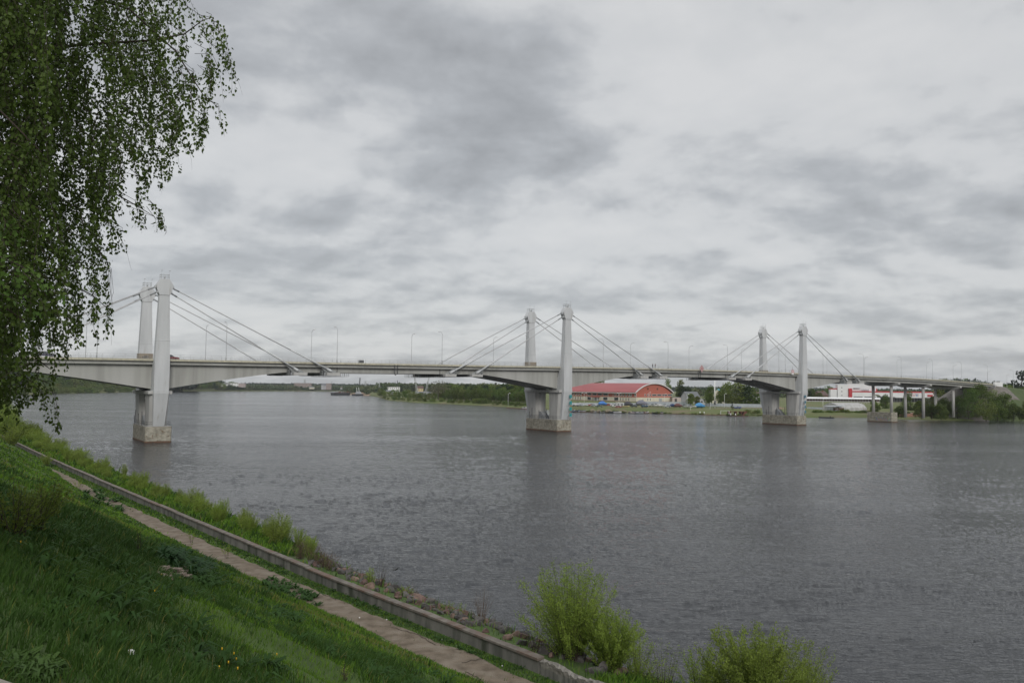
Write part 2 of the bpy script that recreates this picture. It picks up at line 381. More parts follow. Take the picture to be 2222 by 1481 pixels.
# deck slab with cantilevered edge, fascia and kerb
strip(DK0+.12,DK1-.12,lambda s:dz(s)-.02,lambda s:dz(s)-.42).build('deck_slab',M_conc,bridge)
strip(DK0+2.4,DK1-2.4,lambda s:dz(s)+.02,lambda s:dz(s)-.05).build('roadway',M_asph,bridge)
for y0,y1 in ((DK0,DK0+.32),(DK1-.32,DK1)):
    strip(y0,y1,lambda s:dz(s)+.10,lambda s:dz(s)-.40).build('fascia_beam',M_fascia,bridge)
for y0,y1 in ((DK0+.7,DK0+1.6),(DK1-1.6,DK1-.7)):
    strip(y0,y1,lambda s:dz(s)-.40,lambda s:dz(s)-1.25).build('edge_girder',M_conc,bridge)
for y0,y1 in ((2.9,9.0),(11.6,17.6)):
    mb=MB(); mb.k=0
    rings=[[(s,y0,dz(s)-gdepth(s)),(s,y1,dz(s)-gdepth(s)),(s,y1,dz(s)-.41),(s,y0,dz(s)-.41)] for s in frange(S0,S1-1,2.)]
    mb.loft(rings)
    # splice ribs
    for s in (46.5,80.5,177,208):
        mb.box(s-.08,s+.08,y0-.06,y0+.0,dz(s)-gdepth(s)-.05,dz(s)-1.2)
    mb.build('box_girder',M_conc,bridge)
# black joints and downpipe on the girder
for s in (46.6,79.5,172.5,207.):
    mb=MB(); mb.box(s-.07,s+.07,2.78,2.88,dz(s)-2.8,dz(s)-1.0); mb.build('movement_joint',M_dark,bridge)
for s in (63.5,190.):
    mb=MB(); mb.tube([(s,DK0-.1,dz(s)-.2),(s,DK0-.1,dz(s)-2.9),(s+.6,DK0+.4,dz(s)-3.2)],.10); mb.tube([(s+.9,DK0-.1,dz(s)-.2),(s+.9,DK0-.1,dz(s)-2.9),(s+.3,DK0+.4,dz(s)-3.2)],.10)
    mb.build('drain_pipe',M_dark,bridge)
def railing(y):
    mb=MB()
    for h,w in ((1.12,.05),(.62,.03),(.2,.03)):
        strip(y-w/2,y+w/2,lambda s:dz(s)+.1+h,lambda s:dz(s)+.1+h-w,st=6,mb=mb)
    s=S0
    while s<S1:
        mb.box(s-.025,s+.025,y-.025,y+.025,dz(s)+.08,dz(s)+1.2); s+=2.5
    s=S0
    while s<S1:
        mb.box(s-.009,s+.009,y-.009,y+.009,dz(s)+.08,dz(s)+1.1); s+=.42
    return mb
railing(DK0+.2).build('railing',M_steel,bridge); railing(DK1-.2).build('railing',M_steel,bridge)
# pylons -------------------------------------------------------------
def pylon_mesh(k,sign):
    """outer side at y=0, body towards +y (sign flips for the far one)"""
    d0=dz(TS[k])
    def P(s,y,z): return (s,y*sign,z)
    mb=MB()
    # front slab: z, half width, outer y
    q=d0-20.25; prof=[(3.9,1.30,1.75),(12.0+q,1.72,0.0),(12.8+q,1.72,0.0),(14.2+q,1.74,0.0),(17.0+q,1.75,0.0),(d0,1.72,0.0),(d0+4.2,1.56,0.0),(d0+15.75,1.16,.03)]
    inn =[5.0,6.2,6.3,5.2,3.4,2.25,2.0,1.72]
    rings=[]
    for (z,w,yo),yi in zip(prof,inn):
        rings.append([P(-w,yo,z),P(w,yo,z),P(w,yi,z),P(-w,yi,z)])
    mb.loft(rings)
    # joint bands
    for z in (12.55+q,d0+4.6):
        w=float(np.interp(z,[p[0] for p in prof],[p[1] for p in prof])); yi=float(np.interp(z,[p[0] for p in prof],inn))
        mb.hexa([P(-w-.03,-.04,z-.1),P(w+.03,-.04,z-.1),P(w+.03,yi+.03,z-.1),P(-w-.03,yi+.03,z-.1),P(-w-.03,-.04,z+.1),P(w+.03,-.04,z+.1),P(w+.03,yi+.03,z+.1),P(-w-.03,yi+.03,z+.1)])
    return mb
def head_mesh(sign):
    mb=MB()
    out=[(-1.2,-.0),(1.2,-.0),(1.62,.9),(2.05,2.3),(1.02,3.95),(-1.02,3.95),(-2.05,2.3),(-1.62,.9)]
    mb.loft([[(x,-.12*sign,z) for x,z in out],[(x,1.85*sign,z) for x,z in out]])
    # anchor brackets where the stays enter
    for sx in (-1,1):
        for z,x in ((1.95,1.95),(.75,1.5)):
            mb.box(min(sx*x,sx*(x+.28)),max(sx*x,sx*(x+.28)),min(.35*sign,1.2*sign),max(.35*sign,1.2*sign),z-.28,z+.25)
    return mb
hm={1:head_mesh(1).mesh('pylon_head',M_pyl),-1:head_mesh(-1).mesh('pylon_head',M_pyl)}
def top_rail(sign):
    mb=MB(); c=sorted((.1*sign,1.6*sign))
    for z in (.55,1.1): 
        for a,b in (((-.95,c[0]),(.95,c[0])),((.95,c[0]),(.95,c[1])),((.95,c[1]),(-.95,c[1])),((-.95,c[1]),(-.95,c[0]))): mb.bar((a[0],a[1],z),(b[0],b[1],z),.07)
    for x in (-.95,0,.95):
        for y in c: mb.bar((x,y,0),(x,y,1.12),.07)
    for x in (-.9,.9): mb.bar((x,c[0],0),(x,c[0],2.1),.035)
    # tiny weather vanes at the mast heads
    for x,w in ((-.9,.32),(.9,.3)): mb.box(x-.02,x+w,c[0]-.05,c[0]+.05,1.98,2.12)
    mb.box(-.15,.15,c[0]+.4,c[0]+.7,0,.5)
    return mb
trm={s:top_rail(s).mesh('top_railing',M_steel) for s in (1,-1)}
YP=(-.75,21.5)
for k,sx in enumerate(TS):
    d0=dz(sx)
    for sign,yp in ((1,YP[0]),(-1,YP[1])):
        py_=pylon_mesh(k,sign).build('pylon',M_pyl,bridge,loc=(sx,yp,0),bevel=.05)
        hd=link('pylon_head',hm[sign],py_,loc=(0,0,d0+15.7))
        link('top_railing',trm[sign],py_,loc=(0,0,d0+19.65))
        if sign==-1:   # brown weathered base, seen above the deck on the far pylons
            mb=MB(); w=1.76; z0,z1=d0+.2,d0+(1.95 if k<2 else 1.5)
            mb.box(-w,w,-2.25,.03,z0,z1)
            pt=mb.build('weathered_base',M_brown,py_)
            if k==0:
                mb=MB()   # scribbled marks
                for x0,x1,z in ((-.9,-.2,.95),(-.1,.8,1.0),(-.6,.1,.75),(-.8,-.3,.35),(-.15,.2,.38),(.3,.8,.33),(-.4,.5,1.3)):
                    mb.bar((x0,-2.26,d0+z),(x1,-2.26,d0+z+.12),.035,.1); mb.bar((x0,-2.26,d0+z-.1),(x0+.25,-2.26,d0+z+.15),.035,.07)
                mb.build('scribbled_mark',M_dark,py_)
    # pier under the pylons
    pier=empty('pier',(sx,0,0)); pier.parent=bridge; dc=dz(sx)-20.25
    mb=MB()
    ft=[(-2.8,.95),(2.8,.95),(3.05,1.25),(3.05,19.2),(2.6,19.6),(-2.0,19.6),(-2.5,19.2),(-3.05,1.25)]
    mb.k=0; mb.prism(ft,.34,3.85); mb.k=1; mb.prism([(x*1.012,0.93+(y-.95)*1.003) for x,y in ft],-2.5,.33)
    mb.k=2
    mb.prism([(x*.97,1.05+(y-.95)*.99) for x,y in ft],3.86,3.93)
    mb.build('footing',[M_foot,M_rust,M_pier],pier)
    for sg,(yo_t,yo_b,yi) in ((1,(.4,1.7,7.7)),(-1,(20.4,19.1,13.2))):
        mb=MB()
        rings=[]
        for z,yo,ww in ((3.9,yo_b,2.05),(11.75+dc,yo_t,2.25)):
            c=.55*sg
            rings.append([(-ww,yo+c*2,z),(-ww+.75,yo,z),(ww-.75,yo,z),(ww,yo+c*2,z),(ww,yi-c*2,z),(ww-.9,yi,z),(-ww+.9,yi,z),(-ww,yi-c*2,z)])
        mb.loft(rings); 
        mb.build('leg',M_pier,pier)
    mb=MB(); mb.box(-2.75,2.75,.3,20.4,11.76+dc,12.55+dc); mb.build('crossbeam',M_pier,pier,bevel=.06)
    for y in (3.6,6.2,14.2,16.8):
        for x in (-1.2,1.2): mb=MB(); mb.box(-.55,.55,-.6,.6,12.55+dc,dz(sx)-gdepth(sx)+.02); mb.build('bearing',M_grey,pier,loc=(x,y,0))
    # sloping plate between the legs, guard rail and mooring poles
    mb=MB(); mb.hexa([(-1.6,9.6,3.94),(-1.6,12.9,3.94),(.6,12.9,3.94),(.6,9.6,3.94),(-1.6,12.0,6.3),(-1.6,12.9,6.3),(.6,12.9,6.3),(.6,12.0,6.3)])
    mb.build('service_hatch',M_grey,pier)
    mb=MB(); ring=[(-2.75,1.6),(2.75,1.6),(2.75,18.9),(-2.4,18.9)]
    for i in range(4):
        a,b=ring[i],ring[(i+1)%4]
        for z in (4.5,5.0): mb.bar((a[0],a[1],z),(b[0],b[1],z),.06)
        n=3 if i%2==0 else 8
        for j in range(n): mb.bar((a[0]+(b[0]-a[0])*j/n,a[1]+(b[1]-a[1])*j/n,3.9),(a[0]+(b[0]-a[0])*j/n,a[1]+(b[1]-a[1])*j/n,5.05),.06)
    for y,h in ((7.4,7.4),(15.6,7.6),(16.9,6.2),(11.6,6.8)): mb.bar((-2.7,y,3.9),(-2.7,y,h),.13)
    mb.build('guard_rail',M_dark,pier)
# stays, anchor beams and maintenance cages ----------------------------
AO=[34.2,43.6]
def anchor_off(k,sd,i):
    if k==2 and sd==1: return (31.4,40.6)[i]
    return AO[i]
for k,sx in enumerate(TS):
    d0=dz(sx)
    for sd in (-1,1):
        for i in (0,1):
            off=anchor_off(k,sd,i); sa=sx+sd*off
            zb=dz(sa)-gdepth(sa)
            ab=empty('anchor_beam',(sa,0,0)); ab.parent=bridge
            mb=MB(); mb.box(-1.5 if sd==1 else -1.9,1.9 if sd==1 else 1.5,1.0,19.5,zb-.75,zb-.02); mb.build('beam_web',M_grey,ab)
            for sg,yy in ((1,0.),(-1,20.44)):
                mb=MB(); def_y=lambda v:yy+sg*v
                y0,y1=sorted((def_y(-.25),def_y(1.25)))
                # bottom shoe
                mb.k=1; x0,x1=sorted((-1.1*sd,2.7*sd)); mb.box(x0,x1,y0,y1,zb-.78,zb+.02); mb.k=0
                # inclined cheek plates either side of the stay
                for yv in (1.05,):
                    ya,yb=sorted((def_y(yv),def_y(yv+.12)))
                    mb.extr_y([(-1.0*sd,zb),(2.2*sd,zb),(1.9*sd,zb+.35),(-1.9*sd,zb+2.1),(-2.4*sd,zb+1.5)],ya,yb)
                ya,yb=sorted((def_y(1.05),def_y(2.9)))
                for q in (-1.9,-1.2,-.5): mb.box(min(q*sd,(q+.1)*sd),max(q*sd,(q+.1)*sd),ya,yb,zb-.75,zb+.7)
                mb.box(*sorted((-2.0*sd,-.4*sd)),ya,yb,zb+.2,zb+.3)
                mb.build('anchor_block',[M_anch,M_pier],ab)
    for sg,yy in ((1,.62),(-1,20.44-.62)):
        for sd in (-1,1):
            for i in (0,1):
                off=anchor_off(k,sd,i); sa=sx+sd*(off+.6); zb=dz(sa)-gdepth(sa)+.35
                top=Vector((sx+sd*(2.0 if i else 1.55),yy,d0+15.7+(1.95 if i else .75))); bot=Vector((sa,yy,zb))
                cb=MB().tube([top,bot],.14).build('stay_cable',M_cable,bridge)
                L_=(top-bot).length; d=(top-bot)/L_
                MB().tube([bot+d*.2,bot+d*13,bot+d*13.01],[.21,.20,.16],n=8).build('guide_tube',M_pyl,cb)
                mb=MB(); mb.tube([bot-d*.1,bot+d*1.6],.30,n=10); mb.tube([bot+d*.2,bot+d*.9],.36,n=10); mb.build('anchor_socket',M_pyl,cb)
                MB().tube([top-d*1.8,top+d*.2],.20,n=8).build('anchor_socket',M_grey,cb)
def cage(s0,s1,z):
    mb=MB()
    for y0,y1 in ((1.2,19.6),):
        mb.box(s0,s1,y0,y1,z-.95,z-.88)
        n=max(2,int((s1-s0)/1.1))
        for i in range(n+1):
            s=s0+(s1-s0)*i/n
            for y in (y0,y1): mb.bar((s,y,z-.9),(s,y,z),.06)
        for y in (y0,y1):
            for zz in (z-.45,z-.05): mb.bar((s0,y,zz),(s1,y,zz),.05)
        for s in (s0,s1):
            for j in range(14): mb.bar((s,y0+(y1-y0)*j/13,z-.9),(s,y0+(y1-y0)*j/13,z),.05)
    return mb
for s0,s1 in ((45.6,49.4),(76.4,80.2),(203.0,206.8),(171.2,173.0)):
    cage(s0,s1,dz((s0+s1)/2)-2.8).build('maintenance_cage',M_dark,bridge)
# approach piers, abutment
GZ=2.6
for s,foot in ((326.5,True),(354.5,False),(383.,False)):
    ap=empty('approach_pier',(s,0,0)); ap.parent=bridge; d0=dz(s)
    zt=d0-2.42
    mb=MB(); mb.loft([[(x,y,z) for y,z in ((1.6,zt-.05),(18.9,zt-.05),(18.9,zt-.75),(16.2,zt-1.55),(4.3,zt-1.55),(1.6,zt-.75))] for x in (-.9,.9)]); mb.build('cap_beam',M_pier,ap)
    for y in (5.6,14.8): MB().tube([(0,y,1.5 if not foot else 4.4),(0,y,zt-1.5)],.70,n=16).build('column',M_pier,ap)
    if foot:
        mb=MB(); mb.k=0; mb.box(-2.5,2.5,4.2,16.6,.3,4.5); mb.k=1; mb.box(-2.52,2.52,4.18,16.62,-2,.3)
        ftg=mb.build('footing',[M_foot,M_rust],ap)
        mb=MB(); cols=[(.10,.45,.5),(.45,.55,.08),(.5,.08,.10),(.12,.25,.5),(.5,.15,.35)]
        gm=[mat('spray_paint',c,tuple(x*.6 for x in c),2.5,.8) for c in cols]
        rr=random.Random(3)
        for i in range(26):
            mb.k=i%5; y=5.6+i*.25; z=1.0+rr.random()*.8; w=.25+rr.random()*.3
            # rounded bubble strokes on the river face
            pts=[(-2.515,y+math.cos(a)*w,z+math.sin(a)*w*1.2) for a in np.linspace(.3,5.2,9)]
            mb.loft([[ (x,yy,zz),(x-.008,yy,zz),(x-.008,yy+.14,zz+.08),(x,yy+.14,zz+.08)] for x,yy,zz in pts])
        mb.build('graffiti',gm,ftg)
ab=empty('abutment',(415.,0,0)); ab.parent=bridge; d0=dz(415)
mb=MB(); mb.box(.2,2.6,.2,20.2,9.5,d0-.5); mb.box(-1.2,.2,2.0,18.4,9.5,d0-2.7); mb.build('bearing_wall',M_pier,ab)
for y0,y1 in ((.2,1.0),(19.4,20.2)):
    mb=MB(); mb.extr_y([(.2,9.5),(3.,9.5),(9,d0-1.4),(9,d0+1.1),(.2,d0+1.2)],y0,y1); mb.build('wing_wall',M_white,ab)
# ------------------------------------------------------------------ embankment cone behind the abutment
M_pav=mat('slope_paving',(.17,.155,.135),(.115,.105,.092),1.2,.9,stretch=(.3,.3,1),c3=(.10,.08,.065),scale3=.25,thr3=(.6,.72))
def embank():
    def z_at(s,y):
        top=float(np.interp(s,[372,413,415.5,440,500,600,700],[15.2,15.2,17.9,16.9,13.2,9.2,7.5])); dx=max(0,413-s); dy=max(0,-0.5-y,y-21); return top-math.hypot(dx/1.5,dy/(1.0 if y<0 else 1.5))
    V=[];F=[];mi=[]
    ss=frange(384,700,3.); ys=frange(-27,50,1.5)
    for s in ss:
        top=float(np.interp(s,[372,413,415.5,440,500,600,700],[15.2,15.2,17.9,16.9,13.2,9.2,7.5]))
        for y in ys:
            dx=max(0,413-s); dy=max(0,-0.5-y,y-21)
            z=max(2.6 if s<600 else 2.0,top-math.hypot(dx/1.5,dy/(1.0 if y<0 else 1.5)))
            if z<=2.7: z-=3.0
            V.append(tuple(BW(s,y,z+((.12*(random.random()-.5)) if z<14 else 0))))
    n=len(ys)
    for i in range(len(ss)-1):
        for j in range(n-1):
            F.append((i*n+j,(i+1)*n+j,(i+1)*n+j+1,i*n+j+1))
            s,y=ss[i],ys[j]
            mi.append(0 if s<424 and not (s>419 and -1<y<21) and (s<412 or y>-7.5) and not(y<-1.5 and z_at(s,y)<9.5 and s>396) else 1)
    m2=mat('embankment_grass',(.045,.07,.02),(.065,.085,.03),.3,.95)
    o=link('ground_embankment',npmesh('ground_embankment',V,F,[M_pav,m2],mi,smooth=False)); tag(o,kind='structure',label='road embankment with paved cone at the far end of the bridge')
embank()
mb=MB(); 
rings=[]
for s in frange(415,600,6):
    t=float(np.interp(s,[415.5,440,500,600],[17.9,16.9,13.2,9.2]))+.25
    rings.append([BW(s,3,t-.4),BW(s,17.5,t-.4),BW(s,17.5,t),BW(s,3,t)])
mb.loft(rings); tag(mb.build('road',M_asph),kind='structure')
# ------------------------------------------------------------------ lamps on the bridge
def lamp_parts(root,h=10.0,arm=1.5,side=1,mp=None):
    mb=MB(); mb.tube([(0,0,0),(0,0,1.2),(0,0,1.21),(0,0,h-1.0)],[.13,.12,.09,.065],n=8); mb.build('pole',M_steel,root)
    pts=[(0,0,h-1.0)]+[(0,side*arm*(1-math.cos(a)),h-1.0+math.sin(a)*.95) for a in np.linspace(.2,math.pi/2,6)]
    mb=MB(); mb.tube(pts,.05,n=6); mb.build('arm',M_steel,root)
    y0,y1=sorted((side*(arm-.05),side*(arm+.75)))
    mb=MB(); mb.loft([[(-.14,y0,h-.10),(.14,y0,h-.10),(.14,y0,h-.0),(-.14,y0,h-.0)],[(-.16,(y0+y1)/2,h-.17),(.16,(y0+y1)/2,h-.17),(.12,(y0+y1)/2,h+.05),(-.12,(y0+y1)/2,h+.05)],[(-.08,y1,h-.1),(.08,y1,h-.1),(.08,y1,h-.04),(-.08,y1,h-.04)]]); mb.build('lamp_head',M_white,root)
NEAR=[-44.5,-14.5,15.4,45.6,79.0,111.3,142.8,174,206.2,237.5,267.2,297.2,327.8,355.5,383.2,410]
FAR=[-44,-14.6,14.8,44.9,78,109.1,140,171.8,203.7,235.5,265,295.7,326,354.3,382.1,409.2]
def ordw(i): return ['first','second','third','fourth','fifth','sixth','seventh','eighth','ninth','tenth','eleventh','twelfth','thirteenth','fourteenth','fifteenth','sixteenth'][i]
def lampdesc(s,row):
    names=['left','middle','right']
    ks=[k for k in range(3)]
    k=min(ks,key=lambda k:abs(TS[k]-s)); L_=NEAR if row=='near' else FAR
    if s<TS[0]: c=[q for q in L_ if q<TS[0]]; n=c[::-1].index(s); w='left of the left'
    elif s<TS[1]: c=[q for q in L_ if TS[0]<q<TS[1]]; n=c.index(s); w='right of the left'
    elif s<TS[2]: c=[q for q in L_ if TS[1]<q<TS[2]]; n=c.index(s); w='right of the middle'
    else: c=[q for q in L_ if q>TS[2]]; n=c.index(s); w='right of the right'
    return f'street lamp on the bridge, {row} edge, {ordw(n)} {w} pylon pair'
protoL={}
for row,LS,y,side in (('near',NEAR,DK0+.35,1),('far',FAR,DK1-.35,-1)):
    pr=None
    for s in LS:
        if pr is None:
            pr=empty('street_lamp',cat='street lamp'); lamp_parts(pr,side=side); o=pr
        else: o=copy_tree(pr)
        o.location=BW(s+.35,y,dz(s)+.1); o.rotation_euler=(0,0,BTH+R(random.uniform(-3,3)))
        o['label']=lampdesc(s,row); o['group']='street lamps along the bridge'
# ------------------------------------------------------------------ things on the bridge
def diamond():
    s=191.5; r=empty('navigation_sign',BW(s,DK0-.25,dz(s)+.45),BTH,'pink diamond navigation board hung on the bridge railing between middle and right pylons','sign')
    mb=MB(); q=1.25; mb.extr_y([(0,-1.45),(q,0),(0,1.45),(-q,0)],-.05,.05); mb.build('board',M_pink,r)
    mb=MB(); mb.box(-.16,.16,-.09,-.05,-.16,.16); mb.build('lantern',mat('lantern_red',(.4,.03,.03)),r)
    mb=MB(); mb.bar((-.5,.1,-.6),(-.5,.1,.8),.08); mb.bar((.5,.1,-.6),(.5,.1,.8),.08); mb.build('bracket',M_steel,r)
diamond()
def small_sign():
    s=246.; r=empty('warning_sign',BW(s,DK0-.2,dz(s)+.6),BTH,'small white panel with red edge on the railing close left of the right pylon','sign')
    mb=MB(); mb.box(-.75,.75,-.04,.04,-1.2,.55); mb.build('board',M_white,r)
    mb=MB(); mb.box(-.8,.8,-.07,-.041,.35,.6); mb.box(-.8,-.62,-.07,-.041,-.6,.35); mb.box(.62,.8,-.07,-.041,-.6,.35); mb.box(-.25,.3,-.07,-.041,-.5,-.05); mb.build('red_mark',M_red,r)
    mb=MB(); mb.bar((0,.1,-.4),(0,.1,1.9),.09); mb.bar((-.5,.1,1.2),(.5,.1,1.2),.07); mb.build('post',M_grey,r)
small_sign()
s=53.4; mb=MB(); mb.box(-.75,.75,-.25,.25,.1,.95); mb.k=1; mb.box(-.68,.68,-.28,-.252,.2,.5); mb.box(-.68,.68,-.28,-.252,.58,.88)
o=mb.build('equipment_box',[M_grey,M_dark],loc=BW(s,DK0+.9,dz(s)),rz=BTH); tag(o,'small grey louvred box standing by the railing right of the left pylon pair','cabinet')
# ladder-side depth panels on the right flank of the pylons
for k,mm,lab in ((1,M_teal,'middle'),(2,mat('blue_panel',(.10,.22,.28),(.08,.18,.24),2,.6),'right')):
    for j in range(4):
        z=(11.6,9.5,7.5,5.5)[j] if k==1 else (11.9,9.6,7.6,5.6)[j]; x=1.0 if k==1 else -.3
        r=empty('depth_panel',BW(TS[k]+x,-.95,z),BTH,f'square blue green panel on the {lab} pylon pier, {["topmost","second from top","third from top","lowest"][j]} of four','sign','square panels on the pylon piers')
        mb=MB(); mb.box(-.5,.5,-.04,.04,-.55,.55); mb.build('board',mm,r)
        mb=MB(); mb.box(-.1,.12,-.09,-.041,-.08,.14); mb.build('lantern',M_dark,r)
        mb=MB(); mb.bar((-1.4,.9,-.95),(.5,.0,-.95),.06); mb.bar((-.3,.05,-1.0),(-.3,.05,.5),.06); mb.bar((0,.05,0),(0,3.2-j*.7,0),.07); mb.build('bracket',M_grey,r)
# ================================================================== VEGETATION
M_leafA=mat('leaf_green',(.105,.150,.030),(.062,.100,.020),.9,.7,trans=.25,randv=.22)
M_leafB=mat('leaf_olive',(.150,.185,.045),(.10,.13,.032),.9,.7,trans=.25,randv=.2)
M_leafD=mat('leaf_dark',(.030,.055,.018),(.020,.038,.014),.9,.75,trans=.15,randv=.2)
M_leafY=mat('leaf_fresh',(.15,.21,.035),(.09,.15,.025),1.1,.6,trans=.35,randv=.12)
M_pine=mat('pine_needles',(.018,.036,.016),(.012,.024,.012),.9,.85,randv=.2)
M_bark=mat('bark',(.11,.09,.07),(.07,.055,.045),3,.9)
M_birch=mat('birch_bark',(.55,.53,.50),(.05,.045,.04),3.5,.8,stretch=(1,1,.5),thr=(.52,.6))
M_twig=mat('twig_bark',(.05,.035,.028),(.035,.025,.02),3,.9)
M_bare=mat('bare_shoots',(.13,.09,.065),(.09,.065,.045),2,.9,trans=.1)
def cards(C,size,rg,flat=.0,asp=.6,shape='leaf',dirs=None):
    """leaf-shaped faces (4 corners) with random orientation around centres C"""
    n=len(C); a=rg.normal(size=(n,3)); 
    if dirs is not None: a=dirs+a*.35
    a/=np.linalg.norm(a,axis=1)[:,None]
    b=rg.normal(size=(n,3)); b-= (b*a).sum(1)[:,None]*a; b/=np.linalg.norm(b,axis=1)[:,None]
    s=(size*rg.uniform(.65,1.35,n))[:,None] if np.isscalar(size) else size[:,None]
    k=rg.uniform(.25,.5,(n,1))
    V=np.stack([C-a*s*.5, C-a*s*(.5-k)+b*s*asp*.5, C+a*s*.5, C-a*s*(.5-k)-b*s*asp*.5],1)
    return V.reshape(-1,3)
def quads(nv): return np.arange(nv).reshape(-1,4)
def crown_points(h,w,base,n,rg,form):
    """points spread through clumps on the outside of a crown"""
    k=int(10+form.get('k',14)); cs=[]
    for i in range(k):
        z=rg.uniform(0,1); 
        if form['t']=='round': r=math.sin(math.pi*min(1,max(.04,z*.92+.06)))**.6
        elif form['t']=='cone': r=(1-z)**.8+.05
        elif form['t']=='tall': r=(math.sin(math.pi*(z*.85+.1)))**.8
        else: r=math.sqrt(max(.05,1-z*z*.9))          # bush
        th=rg.uniform(0,2*math.pi); q=rg.uniform(.35,.85)*r
        cs.append((math.cos(th)*q*w/2,math.sin(th)*q*w/2,base+(h-base)*(z*.88+.05),rg.uniform(.13,.25)*w*(1.0 if form['t']!='cone' else .6*(r+.3))))
    cs=np.array(cs); idx=rg.integers(0,k,n); d=rg.normal(size=(n,3)); d/=np.linalg.norm(d,axis=1)[:,None]
    rr=cs[idx,3]*rg.uniform(.5,1.08,n)**.6
    P=cs[idx,:3]+d*rr[:,None]*np.array([1,1,.8]); 
    P[:,2]=np.maximum(P[:,2],base*.6)
    return P,cs
def tree_meshes(name,h,w,base,n,leaf,mleaf,form,seed,trunk=True,sparse=False):
    rg=np.random.default_rng(seed); P,cs=crown_points(h,w,base,n,rg,form)
    V=cards(P,leaf,rg,asp=.75); crown=npmesh(name+'_crown',V,quads(len(V)),mleaf)
    tr=None
    if trunk:
        mb=MB(); r=h*.018; mb.tube([(0,0,-.5),(.02*h,0,h*.35),(0,.02*h,h*.85)],[r*1.3,r,r*.25],n=6)
        for c in cs[:10]: mb.tube([(0,0,max(base*.7,c[2]*.55)),(c[0]*.6,c[1]*.6,c[2]*.85),tuple(c[:3])],[r*.5,r*.3,r*.12],n=4)
        tr=mb.mesh(name+'_trunk',M_bark)
    return crown,tr
def far_tree_mesh(name,h,w,base,n,leaf,mleaf,form,seed):
    """crown and trunk in one mesh, for trees of a few pixels"""
    rg=np.random.default_rng(seed); P,cs=crown_points(h,w,base,n,rg,form)
    V=cards(P,leaf,rg,asp=.8); F=quads(len(V))
    r=h*.02; T=[]; k=len(V)
    for z,q in ((-.5,r),(h*.8,r*.4)):
        for j in range(4): T.append((math.cos(j*math.pi/2)*q,math.sin(j*math.pi/2)*q,z))
    F2=np.array([[k+j,k+(j+1)%4,k+4+(j+1)%4,k+4+j] for j in range(4)])
    return npmesh(name,np.vstack([V,T]),np.vstack([F,F2]),[mleaf,M_bark],mi=[0]*len(F)+[1]*4)
round_=dict(t='round',k=16); cone_=dict(t='cone',k=22); tall_=dict(t='tall',k=14); bush_=dict(t='bush',k=12)
FT=dict(
 round=[far_tree_mesh('broadleaf_tree',12,10,2,1100,.75,M_leafA,round_,s) for s in range(3)],
 olive=[far_tree_mesh('broadleaf_tree',12,10,2,1000,.75,M_leafB,round_,10+s) for s in range(3)],
 tall=[far_tree_mesh('broadleaf_tree',15,7,2,1000,.7,M_leafA,tall_,20+s) for s in range(2)],
 dark=[far_tree_mesh('broadleaf_tree',12,9,2,1100,.75,M_leafD,round_,30+s) for s in range(2)],
 bush=[far_tree_mesh('shore_bush',4.5,7,.2,900,.5,M_leafA,bush_,40+s) for s in range(3)]+[far_tree_mesh('shore_bush',4.5,7,.2,900,.5,M_leafB,bush_,45+s) for s in range(2)],
 bare=[far_tree_mesh('broadleaf_tree',13,11,2,300,.7,mat('budding_twigs',(.15,.15,.09),(.12,.11,.08),1,.9,trans=.2),round_,50)],
 pine=[far_tree_mesh('pine_tree',15,8,3,560,1.0,M_pine,round_,60+s) for s in range(2)],
 spruce=[far_tree_mesh('spruce_tree',16,6,1,420,1.1,M_leafD,cone_,70+s) for s in range(2)])
def put_tree(kind,px,py_base,h,label,group=None,z=None,cat=None,Y=None,w=1.,rs=random):
    if Y is None:
        z=3.0 if z is None else z; p=atz(px,py_base,z)
    else:
        p=at(px,py_base,Y); p.z=land_z(p.x,p.y) if z is None else z
    me=rs.choice(FT[kind]); H0={'round':12,'olive':12,'tall':15,'dark':12,'bush':4.5,'bare':13,'pine':15,'spruce':16}[kind]
    k=h/H0
    o=link(me.name.split('.')[0],me,loc=p,rz=rs.uniform(0,6.28)); o.scale=(k*w,k*w,k)
    tag(o,label,cat or ('bush' if kind=='bush' else 'tree'),group); return o
rt=random.Random(21)
# wood on the point behind the bridge (x 830..1150)
grpP='trees of the wood on the green point beyond the bridge'
labP={'round':'rounded mid green tree in the wood on the point beyond the bridge','tall':'tall narrow green tree in the wood on the point beyond the bridge','dark':'dark green tree in the wood on the point beyond the bridge','olive':'pale olive tree in the wood on the point beyond the bridge','bush':'low green bush along the shore of the point beyond the bridge','bare':'greyish budding tree at the left end of the point wood'}
for row,(n,dy0,h0,h1,kinds) in enumerate(((46,-1,8,12,['round','tall','olive','round']),(44,-3,10,14,['round','tall','dark','round']),(40,-6,12,16,['round','dark','tall','olive']))):
    for i in range(n):
        px=958+(1150-958)*(i+rt.random())/n; 
        sh=np.interp(px,[800,840,900,970,1060,1150],[858,868,873,876,880,886])
        p=atz(px,sh,0); k=(28+row*38+rt.random()*26)
        d=Vector((p.x,p.y)).normalized(); q=Vector((p.x+d.x*k,p.y+d.y*k))
        kd=rt.choice(kinds); h=rt.uniform(h0,h1)*np.interp(px,[830,960,1150],[.8,.95,1.0])
        me=rt.choice(FT[kd]); s=h/{'round':12,'olive':12,'tall':15,'dark':12}[kd]
        o=link('broadleaf_tree',me,loc=(q.x,q.y,2.6),rz=rt.uniform(0,6)); o.scale=(s,s,s); tag(o,labP[kd],'tree',grpP)
